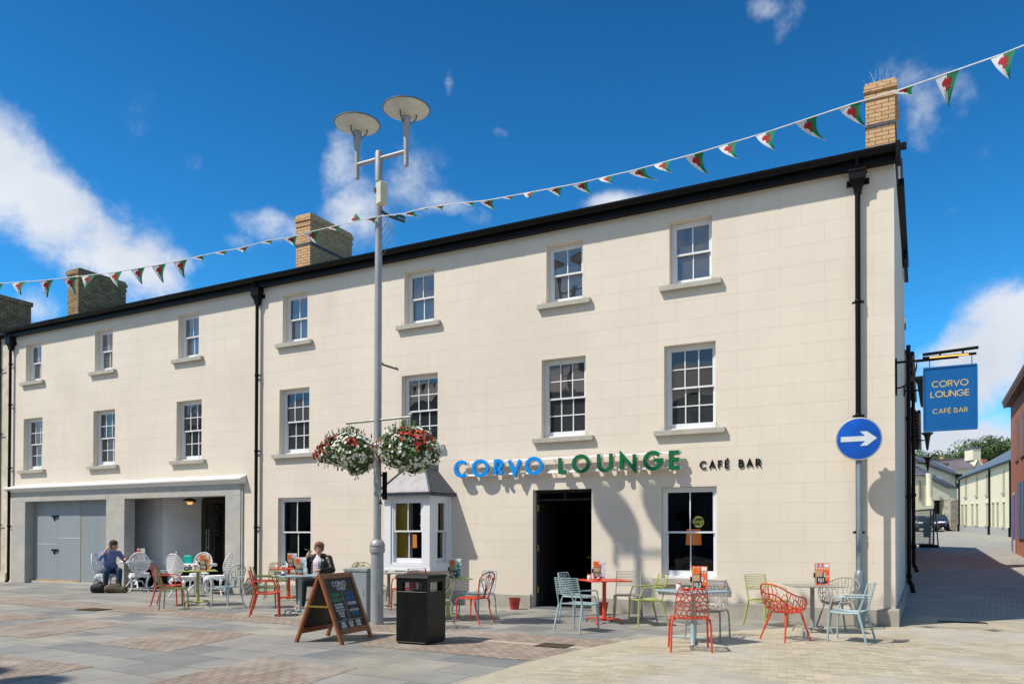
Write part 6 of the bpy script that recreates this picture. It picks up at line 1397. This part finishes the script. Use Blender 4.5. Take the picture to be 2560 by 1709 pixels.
# ================================================================== cream row of houses
def P2(x, d): p = at(x, 1340, d); return V((p.x, p.y, 0))
rw = thing('row_of_houses', 'pale cream two storey row with slate roof, narrow windows and black downpipes', 'building', (0, 0, 0))
A = V((3.1, 72.5, 0)); B = V((6.9, 44, 0)); dr = (B-A).normalized(); nrmv = V((dr.y, -dr.x, 0)); Ln = (B-A).length
if nrmv.x > 0: nrmv = -nrmv
def zrow(t): return zg((A+dr*t).y)
def MR(t): p = A+dr*t; return Matrix(((dr.x, -nrmv.x, 0, p.x), (dr.y, -nrmv.y, 0, p.y), (0, 0, 1, 0), (0, 0, 0, 1)))   # local x along the row, y into the building
M0 = MR(0); zE = 7.15
s = MB(); s.prism([(0, 0), (Ln, 0), (Ln, zE), (0, zE)], 0, 9, 'y', M=M0); rwall = s.build('wall', creamy, rw)
s = MB(); s.prism([(-.25, zE-.02), (-.25, zE+.1), (4.5, zE+2.9), (9.2, zE+.1), (9.2, zE-.02)], -.2, Ln, 'x', M=M0); s.build('roof', mat('blue_grey_slate', (.13, .155, .185), .5, var=.08, vs=2), rw)
s = MB(); s.box(-.2, Ln, -.34, -.2, zE-.08, zE+.06, M=M0)
for t in (.15, 13.1, 19.9): s.box(t-.07, t+.07, -.14, -.02, zrow(t)-.1, zE-.05, M=M0); s.box(t-.12, t+.12, -.2, -.02, zrow(t)-.1, zrow(t)+.7, M=M0)
s.build('gutter', blackm, rw)
s = MB(); s.prism([(0, 1.0), (Ln, .4), (Ln, zrow(Ln)+.65), (13, zrow(13)+.65), (0, zrow(0)+.6)], -.06, -.005, 'y', M=M0); s.build('plinth', mat('pale_grey_plinth', (.42, .40, .36), .8, var=.15), rw)
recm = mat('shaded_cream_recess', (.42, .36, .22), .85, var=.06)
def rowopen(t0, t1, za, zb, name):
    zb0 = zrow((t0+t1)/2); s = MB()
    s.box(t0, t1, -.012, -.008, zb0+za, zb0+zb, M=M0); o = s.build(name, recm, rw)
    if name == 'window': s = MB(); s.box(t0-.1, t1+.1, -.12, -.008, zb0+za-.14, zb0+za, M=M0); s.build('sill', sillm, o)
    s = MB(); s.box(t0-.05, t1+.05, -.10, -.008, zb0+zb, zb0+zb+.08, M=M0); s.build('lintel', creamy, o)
def tx2t(x):
    # where the sight line through photo column x meets the row front
    r_ = ray(x, 1340); a = V((r_.x, r_.y)); c = V((CAM.x, CAM.y)); n2 = V((nrmv.x, nrmv.y)); k = (V((A.x, A.y))-c).dot(n2)/a.dot(n2); p = c+a*k; return (p-V((A.x, A.y))).dot(V((dr.x, dr.y)))
for cx in (709, 852, 985, 1203):
    a, b = tx2t(2280+(cx-13)/5.225), tx2t(2280+(cx+13)/5.225); rowopen(a, b, 3.35, 5.0, 'window'); rowopen(a, b, .75, 2.6, 'window')
for cx in (660, 790, 1062, 1120):
    a, b = tx2t(2280+(cx-11)/5.225), tx2t(2280+(cx+13)/5.225); rowopen(a, b, .02, 2.62, 'doorway')
# ================================================================== gabled cream buildings across the end of the lane
def face(pts, d): return [at(2280+x/5.225, 1100+y/5.225, d) for x, y in pts]
def solid(mb, pts, d, dep):
    """an end wall outlined at distance d with real depth behind it"""
    F = face(pts, d); bk = V((_f.x, _f.y, 0)).normalized()*dep; n = len(F)
    mb.add(F+[p+bk for p in F], [tuple(range(n)), tuple(range(2*n-1, n-1, -1))]+[(i, n+i, n+(i+1) % n, (i+1) % n) for i in range(n)])
g1 = thing('gabled_building', 'cream building with a long sloping slate roof closing the end of the lane', 'building', (0, 0, 0))
s = MB(); solid(s, [(-60, 215), (60, 258), (575, 445), (575, 860), (500, 1180), (-60, 1180)], 92, 9); g1w = s.build('wall', creamy, g1)
s = MB(); solid(s, [(-60, 200), (60, 240), (360, 350), (580, 432), (640, 448), (640, 462), (575, 458), (60, 268), (-60, 225)], 91.6, .5)
s.add(face([(-60, 205), (60, 243), (600, 440)], 91.7)+face([(530, 375), (265, 262), (180, 235), (-60, 190)], 101), [tuple(range(7))]); s.build('roof', slatem, g1)
s = MB(); s.add(face([(265, 262), (275, 262), (545, 378), (530, 380)], 100.5), [(0, 1, 2, 3)]); s.build('roof_edge', whitest, g1)
s = MB(); solid(s, [(572, 455), (582, 455), (582, 790), (572, 790)], 91.5, .1); solid(s, [(580, 440), (660, 440), (660, 470), (640, 500), (600, 490)], 91.3, .4); s.build('downpipe', blackm, g1)
g2 = thing('lean_to_building', 'lower cream lean-to with dark garage opening and slate roof', 'building', (0, 0, 0))
s = MB(); solid(s, [(-60, 430), (200, 450), (250, 490), (490, 615), (490, 780), (285, 780), (285, 1170), (-60, 1170)], 86, 5); s.build('wall', creamy, g2)
s = MB(); solid(s, [(490, 615), (575, 620), (575, 800), (500, 800), (500, 1160), (420, 1160), (420, 780), (490, 780)], 86.05, 5.8); s.build('side_wall', creamy, g2)
s = MB(); solid(s, [(285, 780), (420, 780), (420, 1165), (285, 1165)], 87, 3); s.build('garage_opening', darkm, g2)
s = MB(); solid(s, [(-60, 455), (190, 462), (250, 500), (480, 618), (585, 628), (585, 612), (490, 600), (260, 480), (190, 450), (-60, 445)], 85.7, .4); s.add(face([(-60, 447), (195, 452), (260, 482), (485, 605), (585, 612)], 85.8)+face([(575, 598), (250, 430), (60, 330), (-60, 300)], 91), [tuple(range(9))]); s.build('roof', slatem, g2)
s = MB(); solid(s, [(310, 460), (400, 485), (415, 500), (390, 510), (330, 488)], 87.5, .5); s.build('skylight', mat('roof_light', (.4, .45, .5), .15), g2)
s = MB(); p0, p1 = face([(222, 430), (228, 770)], 85); s.tube([p0, p1], .30, 12); s.tube([p0, p0+(p1-p0)*.3], [.34, .27], 12); q0, q1 = face([(235, 770), (240, 850)], 84.8); s.tube([q0, q1], [.36, .42], 12); s.build('flue', creamy, g2)
s = MB(); solid(s, [(85, 525), (122, 525), (122, 775), (85, 775)], 85.9, .1); w1 = s.build('window', sillm, g2); s = MB(); solid(s, [(93, 535), (115, 535), (115, 650), (93, 650)], 85.8, .05); solid(s, [(93, 662), (115, 662), (115, 768), (93, 768)], 85.8, .05); s.build('pane', pane_up, w1)
g3 = thing('back_house', 'house with purple slate roof and tall cream chimney behind the gabled building', 'building', (0, 0, 0))
s = MB(); solid(s, [(300, 370), (830, 370), (830, 350), (880, 250), (945, 330), (945, 520), (300, 520)], 108, 8); s.build('wall', creamy, g3)
s = MB(); s.add(face([(300, 378), (820, 362), (872, 255)], 107.6)+face([(800, 222), (420, 238), (260, 262), (60, 250), (60, 330)], 112), [tuple(range(8))]); r3 = s.build('roof', slateP, g3)
s = MB(); solid(s, [(795, 105), (898, 105), (898, 255), (795, 255)], 109, 2); c3 = s.build('chimney', creamy, r3); s = MB(); solid(s, [(790, 85), (903, 85), (903, 108), (790, 108)], 108.9, 2.2); s.build('chimney_cap', slatem, r3)
s = MB(); solid(s, [(398, 210), (420, 210), (420, 245), (398, 245)], 112, .7); s.build('far_chimney', brickY, r3); s = MB(); solid(s, [(920, 245), (985, 245), (985, 320), (920, 320)], 116, 2); s.build('far_chimney', brickR, r3)
s = MB(); solid(s, [(350, 300), (480, 292), (480, 345), (380, 330)], 105, 2); s.build('dormer', slatem, r3)
# stone wall end
sw = MB(); solid(sw, [(505, 785), (620, 775), (622, 1195), (505, 1165)], 78, 1.2)
stonew = blockmat('rubble_stone', (.50, .42, .28), (.36, .31, .24), (.42, .38, .32), .45, .16, .03, rough=.9, var=.35, vs=3, bump=.8, wob=.15); tag(sw.build('stone_wall', stonew), 'rubble stone wall between the blue van and the cream row', 'wall')
# vehicles
def vehicle(name, lab, cat, px, d, yaw, paint, L_=4.4, W_=1.8, H_=1.75, van=True):
    p = at(px, 1340, d); t = thing(name, lab, cat, (p.x, p.y, zg(p.y)), rot=yaw)
    f = L_/2; s = MB(); side = [(-f, .35), (-f, .8), (-f+.1, .98), (-f+.75, 1.08), (-f+1.35, H_-.08), (-f+1.7, H_), (f-.25, H_-.02), (f-.03, 1.0), (f, .35)]
    s.prism(side, -W_/2, W_/2, 'x'); s.build('body', paint, t, bevel=.07)
    s = MB(); gl = mat('car_glass', (.03, .045, .05), .06, var=0)
    s.add([(-W_/2+.12, -f+.80, 1.10), (W_/2-.12, -f+.80, 1.10), (W_/2-.2, -f+1.30, H_-.10), (-W_/2+.2, -f+1.30, H_-.10)], [(0, 1, 2, 3)])
    for v in range(len(s.v)): s.v[v] += V((0, -.04, .03))
    for sx in (-1, 1): s.prism([(-f+1.15, 1.12), (-f+1.55, H_-.14), (.2, H_-.12), (.25, 1.1)], sx*(W_/2+.004), sx*(W_/2+.008), 'x'); s.prism([(.35, 1.1), (.3, H_-.12), (f-.4, H_-.14), (f-.25, 1.1)], sx*(W_/2+.004), sx*(W_/2+.008), 'x')
    s.build('windscreen', gl, t)
    for sx in (-1, 1):
        s = MB(); s.ell((sx*(W_/2-.28), -f+.04, .83), (.24, .1, .10)); s.build('headlight', mat('headlight_glass', (.7, .72, .75), .1), t)
        for y in (-f+.85, f-.8):
            Mw = Matrix.Translation((sx*(W_/2-.06), y, .33)) @ Matrix.Rotation(R(90), 4, 'Y'); s = MB(); s.lathe([(.18, -.1), (.33, -.1), (.33, .1), (.18, .1)], n=20, M=Mw); wh = s.build('wheel', mat('tyre_rubber', (.015, .015, .015), .8), t); s = MB(); s.lathe([(.001, -.08), (.2, -.09), (.2, .09), (.001, .08)], n=12, M=Mw); s.build('rim', steel, wh)
    s = MB(); s.bbox(-W_/2+.1, W_/2-.1, -f-.05, -f+.05, .36, .58, .03); s.box(-.45, .45, -f-.02, -f+.02, .68, .78); s.build('bumper', blackm, t)
    s = MB(); s.box(-.26, .26, -f-.065, -f-.052, .42, .53); s.build('number_plate', M_WH, t); return t
vehicle('parked_van', 'dark blue people carrier parked in front of the stone wall', 'van', 2355, 80, R(-14), mat('navy_car_paint', (.008, .02, .14), .22, metal=.2, var=0, coat=.5), W_=1.75, H_=1.7)
vehicle('parked_car', 'dark grey car parked behind the mesh fence', 'car', 2316, 77, R(4), mat('dark_grey_paint', (.07, .07, .075), .3, metal=.3, var=0, coat=.4), H_=1.5)
vehicle('parked_car', 'silver car nearest the left wall, behind the mesh fence', 'car', 2297, 80, R(0), mat('silver_paint', (.5, .52, .54), .3, metal=.4, var=0, coat=.4), H_=1.6)
# temporary mesh fence
p0 = at(2292, 1363, 44); p1 = at(2334, 1363, 42); z0 = zg(p0.y)
fn = thing('mesh_fence', 'temporary wire mesh fence panels standing across the left of the lane', 'fence', (0, 0, 0))
s = MB(); p0.z = p1.z = z0; p0 = p0-(p1-p0)*.6; u = (p1-p0); upv = V((0, 0, 2.05))
for k in range(41): q = p0+u*k/40; s.tube([q+V((0, 0, .15)), q+upv], .006, 4)
for k in range(14): q = V((0, 0, .15+.145*k)); s.tube([p0+q, p1+q], .006, 4)
s.build('mesh', galvd, fn)
s = MB(); s.tube([p1, p1+upv*.97, p1+upv+(p0-p1)*.05], .045, 8); s.tube([p1+upv, p0+upv], .05, 8); s.tube([p1+V((.22, -.1, 0)), p1+V((.1, -.05, 1.9))], .035, 8); s.tube([p1+V((-.2, -.3, 0)), p1+V((-.12, 0, 2))], .035, 8); s.tube([p0+V((0, 0, .18)), p1+V((0, 0, .18))], .04, 8); s.build('frame', galvd, fn)
s = MB(); s.bbox(p1.x-.7, p1.x+.25, p1.y-.35, p1.y+.15, z0, z0+.16, .03); s.build('rubber_foot', blackm, fn)
s = MB(); q = p0+u*.63; s.add([q+V((0, -.03, .55)), q+u*.27+V((0, -.03, .55)), q+u*.27+V((0, -.03, 1.4)), q+V((0, -.03, 1.4))], [(0, 1, 2, 3)]); s.build('banner', mat('grey_banner', (.10, .105, .11), .7, var=.3, vs=5), fn)

# ================================================================== trees beyond the roofs
tl1 = mat('tree_leaves_light', (.085, .145, .03), .7, var=.4, vs=.8); tl2 = mat('tree_leaves_dark', (.035, .075, .02), .7, var=.4, vs=.8); bark = mat('bark', (.08, .06, .04), .9, var=.3, bump=.6)
def tree(px, d, topy, rw_, lab, seed, n=5200):
    rnd = random.Random(seed); p = at(px, 1340, d); gz = zg(p.y); top = at(px, topy, d).z; h = top-gz
    t = thing('broadleaf_tree', lab, 'tree', (p.x, p.y, gz), group='trees on the hill beyond the lane')
    s = MB(); s.tube([(0, 0, 0), (.2, 0, h*.3), (0, .1, h*.7)], [.35, .28, .12], 8)
    cl = []
    for k in range(13):
        a = rnd.uniform(0, 6.28); r_ = rnd.uniform(.2, .8)*rw_; z = h*rnd.uniform(.42, .82); cl.append((V((r_*math.cos(a), r_*math.sin(a), z)), rw_*rnd.uniform(.28, .45)))
        s.tube([(0, 0, h*.35), tuple(cl[-1][0])], [.12, .04], 5)
    cl.append((V((0, 0, h-rw_*.42)), rw_*.42)); s.build('trunk', bark, t)
    f = MB()
    for i in range(n):
        c, r_ = rnd.choice(cl); v = V((rnd.gauss(0, 1), rnd.gauss(0, 1), rnd.gauss(0, 1))).normalized()*r_*rnd.uniform(.6, 1.03)
        f.mi = 0 if rnd.random() < .5 else 1; quadleaf(f, c+V((v.x, v.y, v.z*.8)), v+V((rnd.uniform(-1, 1), rnd.uniform(-1, 1), rnd.uniform(-.5, 1)))*r_*.6, rnd.uniform(.10, .20), 1.3)
    f.build('crown', [tl1, tl2], t)
tree(2300, 150, 1118, 4.5, 'low tree at the left of the skyline, next to the lane wall', 1); tree(2345, 150, 1119, 5.0, 'rounded mid green tree behind the purple roof', 2); tree(2378, 155, 1124, 4.5, 'darker tree just left of the tall cream chimney gap', 3)
tree(2434, 150, 1095, 5.5, 'tree rising behind the tall cream chimney', 4, 6000); tree(2470, 148, 1078, 7.5, 'tallest dark tree between the cream chimney and the red building', 5, 9000); tree(2512, 150, 1084, 7.0, 'dark tree touching the red brick building', 6, 9000); tree(2412, 160, 1120, 3.8, 'small tree left of the tall cream chimney', 7)
# ================================================================== the other side of the square (seen in the window glass)
ob = thing('opposite_building', 'pale terrace across the square, reflected in the middle windows', 'building', (-12, -33, 0))
OO = (-12, -33, 0)
s = MB(); s.box(-60, 22, -42, -33, 0, 10.8); hang(s, 'wall', mat('opposite_render', (.42, .39, .33), .85, var=.15, vs=.4), ob, OO)
s = MB(); s.prism([(-32.5, 10.7), (-32.5, 10.9), (-37.5, 13.6), (-42.5, 10.8)], -60, 22, 'x'); hang(s, 'roof', slatem, ob, OO)
for k in range(20):
    s = MB(); x = -58+4*k
    for z in (1.2, 4.8, 8.0): s.box(x, x+1.2, -33.0, -32.95, z, z+1.9)
    o = hang(s, 'window', whitem, ob, OO); s = MB()
    for z in (1.2, 4.8, 8.0): s.box(x+.1, x+1.1, -32.95, -32.94, z+.1, z+1.8)
    s.build('pane', darkm, o)
